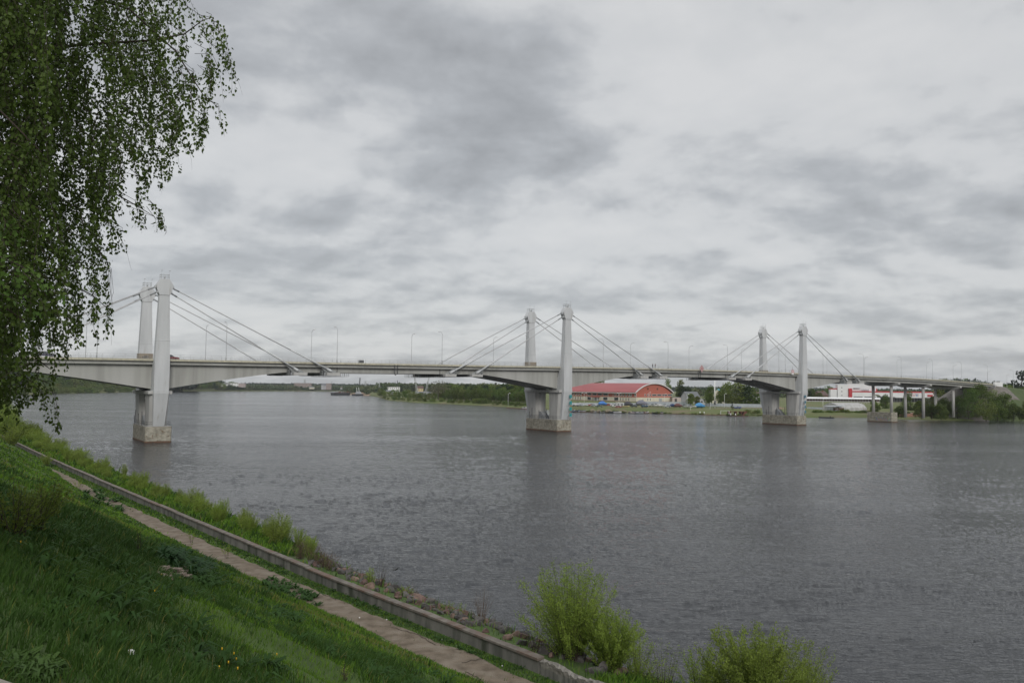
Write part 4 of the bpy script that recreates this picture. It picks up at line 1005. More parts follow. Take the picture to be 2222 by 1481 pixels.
for i,(px,w,h,c,lab) in enumerate(((622,26,8,M_cream,'pale low far house left of the reddish industrial building'),(743,16,6,M_wallG,'small pale far house right of the brick tower block'),(675,20,6,M_cream,'small cream far house between the industrial building and tower'),(766,30,7,mat('tan_wall',(.40,.30,.22)),'tan roofed far building left of the barge'),(782,34,8,M_white,'white far building above the barge'),(793,26,7,M_cream,'cream far building just left of the point'),(630,14,5,M_white,'small white far boat house at the water'),(600,30,8,mat('sand_wall',(.45,.38,.30)),'sand coloured far building under the left anchor'),(583,16,6,M_wallG,'small grey far house under the left anchor'),(562,18,6,M_cream,'small cream far house among trees right of the white building'))):
    house(px,846,2120+i*10,w*.62,9,h*.62,1.8,R(rt.uniform(-8,8)),lab,c,[M_slate,M_brownroof,M_slate][i%3],3,name='far_house',z=6)
# white three storey building and sheds at the point
bw=house(854,846,1050,14.5,10,9.2,0,R(3),'white three storey building behind the trees of the point',M_white,M_eave,6,name='office_building',cat='building',z=4)
house(843,850,1000,6,6,5,1.6,R(3),'small pale house left of the white three storey building',M_cream,M_slate,2,z=3)
house(901,861,960,3,3,3.5,1.5,0,'white hut with dark roof among the shore trees of the point',M_white,M_slate,1,z=3)
house(897,858,940,4,4,3.6,0,0,'small white kiosk among the bushes on the point',M_white,M_tin,1,z=3)
house(918,860,900,16,8,4,2,R(5),'long low grey shed among the trees on the point',M_wallG,M_slate,4,z=2.8,name='shed')
house(912,846,1150,8,6,8,3,R(5),'yellow brick house behind the point trees by the crane',mat('yellow_wall',(.5,.40,.22)),M_brownroof,2,z=4)
# --- far masts, cranes, pylons -------------------------------------------
def lattice(mb,p0,p1,w0,w1,n,t):
    p0=Vector(p0);p1=Vector(p1); d=(p1-p0); a=d.cross(Vector((0,1,0))).normalized(); c=Vector((0,1,0))
    P=lambda k,i: p0+d*k+(a*(1 if i in(0,1) else -1)+c*(1 if i in (1,2) else -1))*((w0+(w1-w0)*k)/2)
    for i in range(4): mb.bar(P(0,i),P(1,i),t)
    for j in range(n):
        for i in range(4): mb.bar(P(j/n,i),P((j+1)/n,(i+1)%4),t*.6)
def crane(px,py,Y,h,lean,label,boomh):
    p=at(px,py,Y); p.z=land_z(p.x,p.y); r=empty('harbour_crane',p,0,label,'crane')
    mb=MB(); mb.box(-1.8,1.8,-1.8,1.8,3,5.8); mb.loft([[(-1,-1,0),(1,-1,0),(1,1,0),(-1,1,0)],[(-1.4,-1.4,3),(1.4,-1.4,3),(1.4,1.4,3),(-1.4,1.4,3)]]); mb.build('cab',M_grey,r)
    mb=MB(); lattice(mb,(0,0,6),(lean,0,boomh),1.6,.9,12,.26); mb.build('boom',M_steel,r)
    mb=MB(); mb.bar((-2,0,7),(lean*.85,0,boomh*.93),.2); mb.build('cable',M_dark,r)
crane(905,850,900,9,-3.2,'leftmost white lattice crane boom leaning left behind the point trees',22)
crane(924,850,900,9,3.5,'white lattice crane boom leaning right behind the point trees',22)
def mast(px,py_b,py_t,Y,label,w0=2.,w1=.8,t=.3,cat='mast',m=None,lean=0,arms=False,name='radio_mast',zb=None):
    p=at(px,py_b,Y); top=at(px,py_t,Y); zb=land_z(p.x,p.y) if zb is None else zb
    r=empty(name,(p.x,p.y,zb),0,label,cat); h=top.z-zb
    mb=MB(); lattice(mb,(0,0,0),(lean,0,h),w0,w1,int(h/2.5)+3,t); mb.build('lattice',m or M_steel,r)
    if arms:
        mb=MB()
        for q in (.72,.86,.97): mb.bar((-5,0,h*q),(5,0,h*q),t*1.2)
        mb.build('crossarm',m or M_steel,r)
mast(779,845,819,2300,'dark weathered lattice tower leaning on the far shore',2.6,2.0,.8,'tower',M_dark,lean=2.4,name='lattice_tower')
mast(793,845,826,2500,'faint power pylon on the horizon right of the leaning tower',7,1.5,.5,'power pylon',arms=True,name='power_pylon')
mast(661,845,823,2500,'faint power pylon on the horizon above the far industrial building',7,1.5,.5,'power pylon',arms=True,name='power_pylon')
mast(720,842,827,2260,'thin mast beside the far brick tower block',.8,.5,.25,m=M_dark)
mast(823,850,828,1300,'thin pale crane mast left of the point trees',2.2,.8,.35,name='harbour_mast')
mast(862,848,825,1300,'thin dark mast above the white three storey building',.9,.5,.35,m=M_dark)
mast(488,842,822,1900,'thin mast standing above the white far building',.9,.6,.4)
# --- barges ----------------------------------------------------------------
def barge(px0,px1,py,hgt_,label,parts,Y=None):
    a=atz(px0,py,0) if Y is None else at(px0,py,Y); b=atz(px1,py,0) if Y is None else at(px1,py,Y); a.z=b.z=0
    L_=(b-a).length; r=empty('barge',a,math.atan2((b-a).y,(b-a).x),label,'barge')
    mb=MB(); w=9
    mb.loft([[(0.6,1,-.6),(L_-.6,1,-.6),(L_-.6,w-1,-.6),(.6,w-1,-.6)],[(0,0,hgt_*.6),(L_,0,hgt_*.6),(L_,w,hgt_*.6),(0,w,hgt_*.6)],[(0,0,hgt_),(L_,0,hgt_),(L_,w,hgt_),(0,w,hgt_)]]); mb.build('hull',M_dark,r)
    return r,L_
r,L_=barge(725,760,856.8,3.6,'long dark low barge moored off the sandy point on the far water',0)
mb=MB(); 
for i in range(9): mb.box(1+i*L_/9,1+i*L_/9+L_/12,.2,.5,3.6,4.2+(i%3)*.3)
mb.box(L_*.4,L_*.46,2,4,3.6,5.4); mb.box(L_*.88,L_*.93,2,4,3.6,6.2); mb.build('deck_gear',M_rusty,r)
r,L_=barge(771,789,857.8,2.4,'grey dredger with a wheelhouse moored beside the sand heap',0)
mb=MB(); mb.loft([[(L_*.3,1,2.4),(L_*.85,1,2.4),(L_*.85,7,2.4),(L_*.3,7,2.4)],[(L_*.4,2,6.2),(L_*.7,2,6.2),(L_*.7,6,6.2),(L_*.4,6,6.2)]]); mb.build('wheelhouse',M_grey,r)
mb=MB(); mb.bar((L_*.35,3,5),(L_*.28,3,12),.5); mb.bar((L_*.6,3,6),(L_*.52,3,12.5),.5); mb.build('mast',M_white,r)
def heap(px,py,Y,w,d,h,label,m,name='sand_heap',cat='heap',z=0,seed=3,n=22):
    V=[];F=[]
    for i in range(n+1):
        for j in range(n+1):
            u,v=i/n*2-1,j/n*2-1; rr=math.hypot(u,v); q=max(0,1-rr)**.9
            V.append((u*w/2,v*d/2,h*q*(1+.5*(fbm(np.array([u*2.5+seed]),np.array([v*2.5]),seed)[0]-.45)) - (.6 if rr>1 else .05)))
    for i in range(n):
        for j in range(n): a=i*(n+1)+j; F.append((a,a+n+1,a+n+2,a+1))
    p=at(px,py,Y); p.z=z; o=link(name,npmesh(name,V,F,m,smooth=True),loc=p); return tag(o,label,cat)
M_sand=mat('sand',(.25,.18,.125),(.19,.14,.10),.3,.95)
M_dirt=mat('red_earth',(.24,.12,.075),(.17,.09,.055),.5,.95)
heap(781,852,1330,42,20,4.2,'long heap of pale sand behind the grey dredger',M_sand,z=.5)
heap(805,855,1240,24,12,2.6,'smaller heap of brown sand at the tip of the point',M_sand,z=.4,seed=8)
heap(1988,905,447,30,14,2.6,'low mound of reddish earth on the shore below the approach spans',M_dirt,name='earth_mound',z=.9,seed=5)
heap(2035,903,445,24,12,3.8,'reddish earth mound with steeper top beside the willow thicket',M_dirt,name='earth_mound',z=.9,seed=6)
heap(1680,866+25,520,14,8,2.2,'orange brown heap behind the mesh fence near the right pier',M_sand,name='earth_mound',z=3,seed=9)
# --- boatyard on the right bank -----------------------------------------
def fence(pts,h,m,label,z=3.0,post=2.5,name='metal_fence',mesh=False):
    P=[atz(px,py,z) for px,py in pts]; r=empty(name,P[0],0,label,'fence'); mb=MB(); mp=MB()
    for a,b in zip(P,P[1:]):
        a=a-P[0];b=b-P[0]; n=max(1,int((b-a).length/post)); d=(b-a)
        for i in range(n+1): q=a+d*(i/n); mp.box(q.x-.06,q.x+.06,q.y-.06,q.y+.06,-.3,h+.1)
        if mesh:
            for z_ in (.1,h*.5,h): mb.bar(a+Vector((0,0,z_)),b+Vector((0,0,z_)),.06)
        else: mb.bar(a+Vector((0,0,h/2+.05)),b+Vector((0,0,h/2+.05)),.05,h)
    if mesh or True: mb.build('panel',m,r)
    mp.build('post',M_grey,r); return r
M_fence=mat('pale_sheet',(.42,.45,.48),(.36,.39,.42),.2,.6)
fence([(1395,878.5),(1500,880.5)],2.6,M_fence,'pale grey sheet metal fence behind the moored boats right of the arena')
fence([(1530,881.5),(1658,884)],2.2,M_fence,'pale sheet fence running towards the right pier behind the trees')
fence([(1540,884),(1655,888.5)],1.9,M_steel,'wire mesh fence in front of the pale fence near the right pier',mesh=True)
fence([(1240,879),(1395,879)],1.6,M_fence,'low grey fence behind the parked cars in front of the arena')
fence([(1752,889.5),(1820,891.5)],2.0,M_fence,'bluish sheet fence between the right pier and the lean-to',z=2.2)
def car(px,py,c,label,yaw,z=2.9,name='parked_car',Y=None,loc=None):
    p=loc or atz(px,py,z); r=empty(name,p,yaw,label,'car')
    m=mat('car_paint',c,None,rough=.3,spec=.6)
    L2,W2=2.15,.86
    side=[(-L2,.45),(-L2,.85),(-L2+.15,.95),(-L2+.9,1.0),(-L2+.95,1.0),(1.0,1.0),(L2-.2,.85),(L2,.7),(L2,.42)]
    mb=MB(); mb.loft([[(x,y*W2,.32+(z-.32)*(1 if abs(y)<.9 else .96)) for x,z in side] for y in (-1,-.8,.8,1)]); mb.build('body',m,r,bevel=.04)
    cab=[(-1.55,.98),(-1.15,1.42),(.25,1.45),(1.0,.98)]
    mb=MB(); mb.k=0; mb.loft([[(x,s*W2*(.92 if z<1.2 else .74),z-.003) for x,z in cab] for s in (-1,1)]); mb.k=1; mb.hexa([(-1.1,-.58,1.40),(.2,-.58,1.43),(.2,.58,1.43),(-1.1,.58,1.40),(-1.05,-.55,1.47),(.15,-.55,1.49),(.15,.55,1.49),(-1.05,.55,1.47)]); mb.build('cabin',[M_glass,m],r)
    for x in (-1.3,1.3):
        for y in (-.78,.78):
            MB().tube([(0,-.1,0),(0,.1,0)],.32,n=14).build('wheel',M_dark,r,loc=(x,y,.32))
    return r
def boat(px,py,c,label,yaw,z=.05,L_=5.2,cabin=True,loc=None,cover=None,trailer=False,name=None):
    p=loc or atz(px,py,z); r=empty(name or ('covered_boat' if cover else 'motor_boat'),p,yaw,label,'boat')
    m=mat('boat_hull',c,tuple(x*.8 for x in c),1.,.5)
    rings=[]
    for t in np.linspace(0,1,8):
        x=-L_/2+L_*t; w=.95*(L_/5.2)*(1-max(0,t-.45)**2.2*3.3)*(1 if t>.02 else .9); w=max(.04,w); zt=.75+.35*t*t; zk=.0+.35*max(0,t-.6)*1.5
        rings.append([(x,-w,zt),(x,-w*.75,.25+zk),(x,0,zk-.05),(x,w*.75,.25+zk),(x,w,zt),(x,w*.82,zt-.02),(x,0,zt-.30),(x,-w*.82,zt-.02)])
    mb=MB(); mb.loft(rings); b=mb.build('hull',m,r)
    if trailer or z>1: b.location.z=.45; mb=MB(); [mb.bar((x,-.9,.25),(x,.9,.25),.15) for x in (-1.4,1.0)]; [mb.box(x-.12,x+.12,y-.12,y+.12,0,.5) for x in (-1.4,1) for y in (-.8,.8)]; mb.build('cradle',M_wood,r)
    zz=.45 if (trailer or z>1) else 0
    if cover is not None:
        R_=[]
        for t in np.linspace(0,1,9):
            x=-L_/2-.1+(L_+.2)*t; w=1.05*(L_/5.2)*(1-max(0,t-.5)**2*2.2); hh=(.8+1.5*math.sin(math.pi*min(1,t*1.05+.05))**.7*(1 if t<.6 else 1-(t-.6)*1.2))*(L_/6)
            R_.append([(x,-w,.45),(x,-w*.9,.6+hh*.45),(x,-w*.45,.6+hh*.88),(x,0,.6+hh),(x,w*.45,.6+hh*.88),(x,w*.9,.6+hh*.45),(x,w,.45)])
        mb=MB(); mb.smooth=True; mb.loft(R_); o=mb.build('tarpaulin',cover,r); o.location.z=zz
    elif cabin:
        k=L_/5.2; mb=MB(); mb.k=0; mb.hexa([(-.6*k,-.62*k,.7),(1.3*k,-.5*k,.85),(1.3*k,.5*k,.85),(-.6*k,.62*k,.7),(-.4*k,-.5*k,1.35),(.5*k,-.45*k,1.3),(.5*k,.45*k,1.3),(-.4*k,.5*k,1.35)]); mb.build('windscreen',M_glass,r).location.z=zz
        mb=MB(); mb.box(-L_/2-.35,-L_/2-.02,-.2,.2,.15,1.15); mb.build('outboard_motor',M_dark,r).location.z=zz
    return r
Cw,Cd,Cr,Cb,Cs,Cg=(.62,.62,.62),(.03,.035,.045),(.30,.02,.02),(.04,.08,.16),(.32,.34,.36),(.05,.09,.06)
cars=[(1245,879.5,Cs,'silver car parked at the left end of the row by the middle pylon'),(1256,879.5,Cw,'white car second in the parked row right of the middle pylon'),(1268,879.5,Cd,'dark car third in the parked row right of the middle pylon'),(1276,880,Cw,'white car with a dark neighbour in the middle of the left parked row'),(1283,880.5,Cr,'red car in the row left of the blue tarpaulin'),(1293,879,Cb,'dark blue car just left of the blue tarpaulin'),
      (1319,880,Cr,'dull red car just right of the blue tarpaulin'),(1331,881,Cw,'white hatchback between the blue tarpaulin and the kiosk'),(1342,884.5,(.30,.10,.08),'brownish red car in front of the small kiosk'),(1396,882,(.06,.12,.15),'dark teal car in front of the grey humped tarpaulin'),(1449,884,Cs,'silver car among the boats right of the humped tarpaulin')]
for i,(px,py,c,l) in enumerate(cars): car(px,py,c,l,R(rt.choice([20,-15,160,70,100])),z=2.7)
boat(1308,880,(.1,.2,.4),'boat under a big bright blue tarpaulin among the parked cars',R(12),z=2.8,L_=5.6,cover=M_blue)
boat(1364,881,(.1,.1,.1),'boat under a black tarpaulin right of the small kiosk',R(-8),z=2.8,L_=5.6,cover=mat('black_tarp',(.035,.035,.045),(.05,.05,.06),2,.6))
boat(1393,880,(.2,.2,.25),'boat under a tall grey violet tarpaulin with a hump',R(6),z=2.8,L_=7.6,cover=mat('grey_tarp',(.17,.17,.21),(.13,.13,.16),1.5,.7))
boat(1415,882,Cw,'white cabin boat on a cradle right of the humped tarpaulin',R(10),z=2.8,L_=7)
boat(1432,883,Cw,'white motor yacht on land in the middle of the boatyard',R(-5),z=2.8,L_=8.5)
boat(1460,883.5,Cb,'boat with a dark blue cover between the silver car and brown boat',R(15),z=2.8,L_=3.6,cover=mat('navy_tarp',(.03,.05,.12)))
boat(1472,884,(.16,.05,.05),'brownish red upturned looking boat at the right end of the yard',R(0),z=2.8,L_=4.6,cover=mat('brown_tarp',(.13,.06,.06)))
boat(1497,885,Cw,'white boat with a red stripe under the round tree',R(4),z=2.6,L_=8.2)
boat(1519,885,(.05,.2,.4),'boat under a light blue tarpaulin behind the leaning tree',R(8),z=2.6,L_=6.2,cover=mat('light_blue_tarp',(.04,.20,.42),(.06,.24,.48),1.5,.5))
boat(1601,887,(.04,.08,.3),'small blue boat on land left of the right pier',R(0),z=2.6,L_=4.5)
ki=atz(1345,882,2.8); r=empty('kiosk',ki,R(5),'small pale kiosk with a flat roof among the parked boats','kiosk')
mb=MB(); mb.box(-2.3,2.3,0,3,-.2,2.5); mb.build('wall',M_wallG,r); mb=MB(); mb.box(-2.5,2.5,-.2,3.2,2.5,2.7); mb.build('roof',M_white,r); mb=MB(); window(mb,0,0,1.2,1,0,.1,2); mb.build('window',[M_glass,M_white],r,loc=(-1,0,1.5)); mb=MB(); mb.box(1,1.8,-.05,-.01,0,2); mb.build('door',M_dark,r)
# boats moored at the shore
moor=[(1146,886.5,Cw,'small white motor boat moored just left of the middle pier',4.8),(1138,886.8,(.5,.5,.52),'pale dinghy moored beyond the white boat left of the middle pier',3.6),(1250,889,Cb,'blue boat nearest the middle pylon in the moored row',5),(1262,891,Cs,'grey boat third in the moored row right of the middle pylon',4.6),(1272,891,Cw,'white runabout in the moored row below the parked cars',5),(1287,893.5,(.30,.24,.18),'brown covered boat with a pale cabin at the landing',6.2),(1300,893.5,(.34,.28,.22),'tan boat touching the brown covered one',5.4),
      (1321,894,(.20,.17,.12),'long olive brown boat with a canvas hood in the moored row',7.5),(1340,893.5,Cw,'pale boat behind the olive brown ones in the moored row',4.6),(1353,894,(.18,.16,.12),'second olive brown canvas hooded boat in the moored row',6.2),(1367,892.5,Cw,'white dinghy right of the canvas hooded boats',3.8),(1376,893.5,(.5,.45,.45),'pale pinkish boat in the right half of the moored row',5),(1388,894,Cs,'grey inflatable boat with a dark motor',4.6),(1425,895,Cd,'dark boat with people-high windscreen alone at the right of the moorings',5.2)]
for px,py,c,l,L_ in moor:
    cv=None
    if 'canvas' in l or 'covered' in l: cv=mat('canvas',(.22,.19,.13),(.16,.14,.10),1.5,.9)
    sh_=float(np.interp(px,[1100,1150,1240,1300,1400,1500],[883,886,892,894,896,899])); boat(px,sh_+.5+.7*((int(px)%3)/2),c,l,R(rt.uniform(-25,25)),L_=L_*(.62 if cv else 1),cover=cv)
def pontoon(pts,label,m,z=.35,w=1.6,name='wooden_pontoon'):
    P=[atz(a,b,0) for a,b in pts]; r=empty(name,(P[0].x,P[0].y,0),0,label,'pontoon'); mb=MB()
    for a,b in zip(P,P[1:]):
        a=a-P[0]; b=b-P[0]; a.z=b.z=z; mb.bar(a,b,w,.3)
    mb.build('deck',m,r); mb=MB()
    for a,b in zip(P,P[1:]):
        n=int((b-a).length/4)+1
        for i in range(n): q=(a-P[0])+(b-a)*(i/n); mb.bar((q.x,q.y-.8,-.8),(q.x,q.y-.8,z+.5),.2)
    mb.build('pile',M_wood,r)
pontoon([(1240,893.5),(1290,895.2)],'thin weathered jetty under the moored boats by the middle pylon',M_wood)
pontoon([(1395,896.5),(1480,899)],'left length of the rusty brown quay edge below the grass',M_rusty,name='quay_edge')
pontoon([(1482,899.2),(1590,902)],'right length of the rusty brown quay edge below the soccer goal',M_rusty,name='quay_edge')
pontoon([(1100,885.5),(1143,888)],'dark low jetty left of the middle pier',M_rusty,name='jetty')
p=atz(1583,902,.0); r=empty('landing_stage',(p.x,p.y,0),R(2),'rusty brown landing stage with two dark openings left of the right pier','landing stage')
mb=MB(); mb.box(0,10,0,4,2.3,2.6); mb.box(0,.8,0,4,-.5,2.3); mb.box(3.6,4.2,0,4,-.5,2.3); mb.box(6.4,7.0,0,4,-.5,2.3); mb.hexa([(7,0,-.5),(8,0,-.5),(8,4,-.5),(7,4,-.5),(8.2,0,2.3),(9.8,0,2.3),(9.8,4,2.3),(8.2,4,2.3)]); mb.build('frame',M_rusty,r)
mb=MB(); mb.box(-.3,10.5,-.4,4.2,.02,.4); mb.build('float',M_wood,r)
p=atz(1781,906.5,.0); r=empty('low_barge',(p.x,p.y,0),R(2),'flat black pontoon boat lying at the shore right of the right pier','boat')
mb=MB(); mb.loft([[(.4,.3,-.3),(7,.3,-.3),(7,3,-.3),(.4,3,-.3)],[(0,0,.6),(7.4,0,.5),(7.4,3.3,.5),(0,3.3,.6)]]); mb.build('hull',M_dark,r); mb=MB(); mb.box(5.5,5.8,1,1.3,.4,1.1); mb.build('bollard',M_dark,r)
p=atz(1985,903,1.0); r=empty('concrete_block',(p.x-1,p.y,1.),R(3),'pale square concrete block on the shore near the third approach pier','block')
mb=MB(); mb.box(-1.6,1.6,0,2.5,-.3,2.0); mb.build('body',M_white,r,bevel=.05); mb=MB(); mb.box(-1.2,1.0,-.05,-.01,.6,1.0); mb.build('faded_mark',M_grey,r)
p=atz(1820,897,1.4); r=empty('rusty_tank',(p.x,p.y,1.4),R(8),'rusty brown round tank lying in the grass left of the hangar','tank')
mb=MB(); mb.tube([(0,0,1.1),(0,3,1.1)],1.15,n=16); mb.build('shell',M_dark,r); mb=MB(); mb.box(2.0,6.4,0,2.4,0,2.1); mb.build('side_box',M_wood,r)
# tall mooring pole and yard lamps, soccer goal
def yard_lamp(px,py_b,py_t,label,two=False,z=2.8,th=.10,arm=1.,name='yard_lamp'):
    p=atz(px,py_b,z); h=(py_b-py_t)*p.y/FP; r=empty(name,p,R(rt.uniform(-10,10)),label,'lamp')
    MB().tube([(0,0,0),(0,0,h)],[th,th*.7],n=6).build('pole',M_white,r)
    for s in ((-1,1) if two else (1,)):
        mb=MB(); mb.bar((0,0,h),(s*arm,0,h+.35),.09); mb.build('arm',M_white,r); mb=MB(); mb.hexa([(s*arm-.3,-.2,h+.25),(s*arm+.5,-.2,h+.3),(s*arm+.5,.2,h+.3),(s*arm-.3,.2,h+.25),(s*arm-.2,-.1,h+.5),(s*arm+.4,-.1,h+.5),(s*arm+.4,.1,h+.5),(s*arm-.2,.1,h+.5)]); mb.build('lamp_head',M_white,r)
yard_lamp(1267.5,879,853.5,'white double lamp at the left half of the arena facade',True,arm=1.3)
yard_lamp(1343,877,853.5,'white double lamp before the arena behind the kiosk',True,arm=1.3)
yard_lamp(1408,877,851.5,'white single lamp in front of the arena gable left half')
yard_lamp(1442,878,855,'white single lamp in front of the arena gable right half')
yard_lamp(1491,884,856,'small white lamp behind the round tree')
yard_lamp(1572,884,855,'white lamp between the green trees left of the right pier')
yard_lamp(1605,880,857,'thin white lamp above the olive tree near the landing stage')
yard_lamp(1102.5,880.5,854,'white lamp standing in front of the point wood',z=2.2,arm=.9)
yard_lamp(1786,894,866,'white lamp post left of the lean-to',z=2.)
yard_lamp(1498.5,889.5,884,'short white post on the grass under the round tree',z=2.,arm=.2)
yard_lamp(1541,889,875,'short white post in front of the leaning tree',z=2.,arm=.2)
p=atz(1551,885,2.7); r=empty('mooring_mast',p,0,'very tall pale mast rising from the boatyard to the bridge underside','mast'); h=(885-824)*p.y/FP
MB().tube([(0,0,0),(0,0,h*.25),(0,0,h*.251),(0,0,h)],[.28,.28,.42,.30],n=8).build('pole',M_white,r)
mb=MB(); mb.box(-.5,.6,-.4,.4,h*.12,h*.2); mb.box(-.3,.9,-.3,.3,h*.22,h*.26); mb.build('control_box',M_dark,r); mb=MB(); mb.bar((0,0,h*.92),(1.4,0,h*.92),.12); mb.bar((0,0,h),(-1.5,0,h*.985),.15); mb.build('arm',M_white,r)
p=atz(1564,898.5,1.2); r=empty('soccer_goal',p,R(3),'small white soccer goal frame on the grass by the quay','goal')
mb=MB(); [mb.bar(a,b,.12) for a,b in (((0,0,0),(0,0,2.0)),((4.6,0,0),(4.6,0,2.0)),((0,0,2.0),(4.6,0,2.0)),((0,0,2.0),(0,1.2,0)),((4.6,0,2),(4.6,1.2,0)))]; mb.build('frame',M_white,r)
for px,py in ((1519,896.5),(1585.5,900.5),(1596,901),(1528,897)):
    p=atz(px,py,.6); o=MB().tube([(0,0,0),(0,0,1.0),(0,0,1.05)],[.28,.24,.1],n=8).build('mooring_bollard',M_white,loc=p); tag(o,'small white mooring bollard on the rusty quay edge','bollard','white bollards on the quay')
# lamps on the road beyond the bridge
for i,(s,y,side) in enumerate(((447,19,-1),(439,1.5,1),(470,19,-1),(476,1.5,1))):
    z=float(np.interp(s,[415.5,440,500],[17.9,16.9,13.2])); r=empty('street_lamp',BW(s,y,z),BTH,f'{"far" if side<0 else "near"} side street lamp on the embankment road, {"first" if i<2 else "second"} beyond the bridge end','street lamp',group='street lamps beyond the bridge'); lamp_parts(r,side=side)
# ================================================================== PEOPLE and cars on the bridge
def person(s,y,yaw,top,leg,label,stride=.28,bag=False):
    sk={'pelvis':(0,0,.95),'chest':(0,.02,1.28),'neck':(0,.02,1.48),'head':(.02,.02,1.63),'headt':(.03,.02,1.74),
        'sl':(0,.19,1.42),'el':(.06,.25,1.14),'hl':(.16,.24,.90),'sr':(0,-.15,1.42),'er':(-.07,-.23,1.14),'hr':(.02,-.25,.90),
        'hipl':(0,.09,.90),'kl':(stride*.6,.09,.50),'al':(stride*.9,.09,.08),'tl':(stride*.9+.17,.09,.04),'hipr':(0,-.09,.90),'kr':(-stride*.2,-.09,.50),'ar':(-stride,-.09,.12),'tr':(-stride+.15,-.09,.04)}
    names=list(sk); E=[('pelvis','chest'),('chest','neck'),('neck','head'),('head','headt'),('chest','sl'),('sl','el'),('el','hl'),('chest','sr'),('sr','er'),('er','hr'),('pelvis','hipl'),('hipl','kl'),('kl','al'),('al','tl'),('pelvis','hipr'),('hipr','kr'),('kr','ar'),('ar','tr')]
    rad={'pelvis':.15,'chest':.17,'neck':.06,'head':.095,'headt':.07,'sl':.07,'el':.05,'hl':.038,'sr':.07,'er':.05,'hr':.038,'hipl':.10,'kl':.065,'al':.045,'tl':.035,'hipr':.10,'kr':.065,'ar':.045,'tr':.035}
    me=bpy.data.meshes.new('person'); me.from_pydata([sk[n] for n in names],[(names.index(a),names.index(b)) for a,b in E],[])
    o=bpy.data.objects.new('person',me); COL.objects.link(o)
    sm=o.modifiers.new('s','SKIN'); ss=o.modifiers.new('ss','SUBSURF'); ss.levels=1; ss.render_levels=1
    for i,n in enumerate(names): v=me.skin_vertices[0].data[i]; v.radius=(rad[n],rad[n]); v.use_root=(n=='pelvis')
    m=bpy.data.materials.new('clothed_person'); m.use_nodes=True; nt=m.node_tree; L=nt.links.new; tc=nt.nodes.new('ShaderNodeTexCoord'); sp=nt.nodes.new('ShaderNodeSeparateXYZ'); L(tc.outputs['Object'],sp.inputs[0])
    cr=nt.nodes.new('ShaderNodeValToRGB'); cr.color_ramp.interpolation='CONSTANT'; mr=nt.nodes.new('ShaderNodeMapRange'); L(sp.outputs[2],mr.inputs[0]); mr.inputs[1].default_value=0; mr.inputs[2].default_value=2; L(mr.outputs[0],cr.inputs[0])
    e=cr.color_ramp.elements; e[0].position=0; e[0].color=(.02,.02,.02,1); e[1].position=.05; e[1].color=leg+(1,)
    for pz,c in ((.47,top),(.755,(.35,.2,.14)),):
        q=e.new(pz); q.color=c+(1,)
    L(cr.outputs[0],nt.nodes['Principled BSDF'].inputs['Base Color']); me.materials.append(m)
    o.location=BW(s,y,dz(s)+.05); o.rotation_euler=(0,0,BTH+yaw); tag(o,label,'person')
    mb=MB(); mb.smooth=True
    rings=[]
    for a in np.linspace(-.2,math.pi/2,5): rings.append([(.02+math.cos(b)*.105*math.cos(a),.02+math.sin(b)*.10*math.cos(a),1.67+.10*math.sin(a)) for b in np.linspace(0,2*math.pi,9)[:-1]])
    mb.loft(rings); mb.build('hair',M_black,o)
    mb=MB(); mb.box(-.09,.10,-.12,.12,.0,.0+.0001) if False else None
person(167.4,DK0+1.2,R(180),(.03,.03,.04),(.03,.03,.05),'person in dark clothes walking left on the bridge, ahead of a companion')
person(168.8,DK0+1.3,R(180),(.12,.06,.05),(.02,.02,.03),'person in a dark reddish jacket walking behind on the bridge')
car(0,0,(.22,.03,.03),'dark red car seen over the railing just right of the near left pylon',BTH,loc=BW(4.6,12.5,dz(4)+.03),name='passing_car')
car(0,0,(.05,.045,.08),'dark violet car on the bridge behind the hanging birch leaves',BTH,loc=BW(-24.5,5.5,dz(-24)+.03),name='passing_car')
# ================================================================== FOREGROUND
def on_bank(px,py,r0=3.,r1=260.):
    d=rayd(px,py)
    Y=np.concatenate([np.arange(r0,30,.05),np.arange(30,r1,.3)]); X=d.x*Y; Z=HC+d.z*Y
    a=(X-W0.x)*DA.x+(Y-W0.y)*DA.y; b=(X-W0.x)*NB.x+(Y-W0.y)*NB.y
    h=hgt(a,b); k=np.argmax(Z<h) if (Z<h).any() else len(Y)-1
    return Vector((X[k],Y[k],h[k])),float(a[k]),float(b[k])
def pt(a,bb,dz_=0.):
    b=bb+float(wb(a)); p=ab2w(a,b); p.z=float(hgt(a,b))+dz_; return p
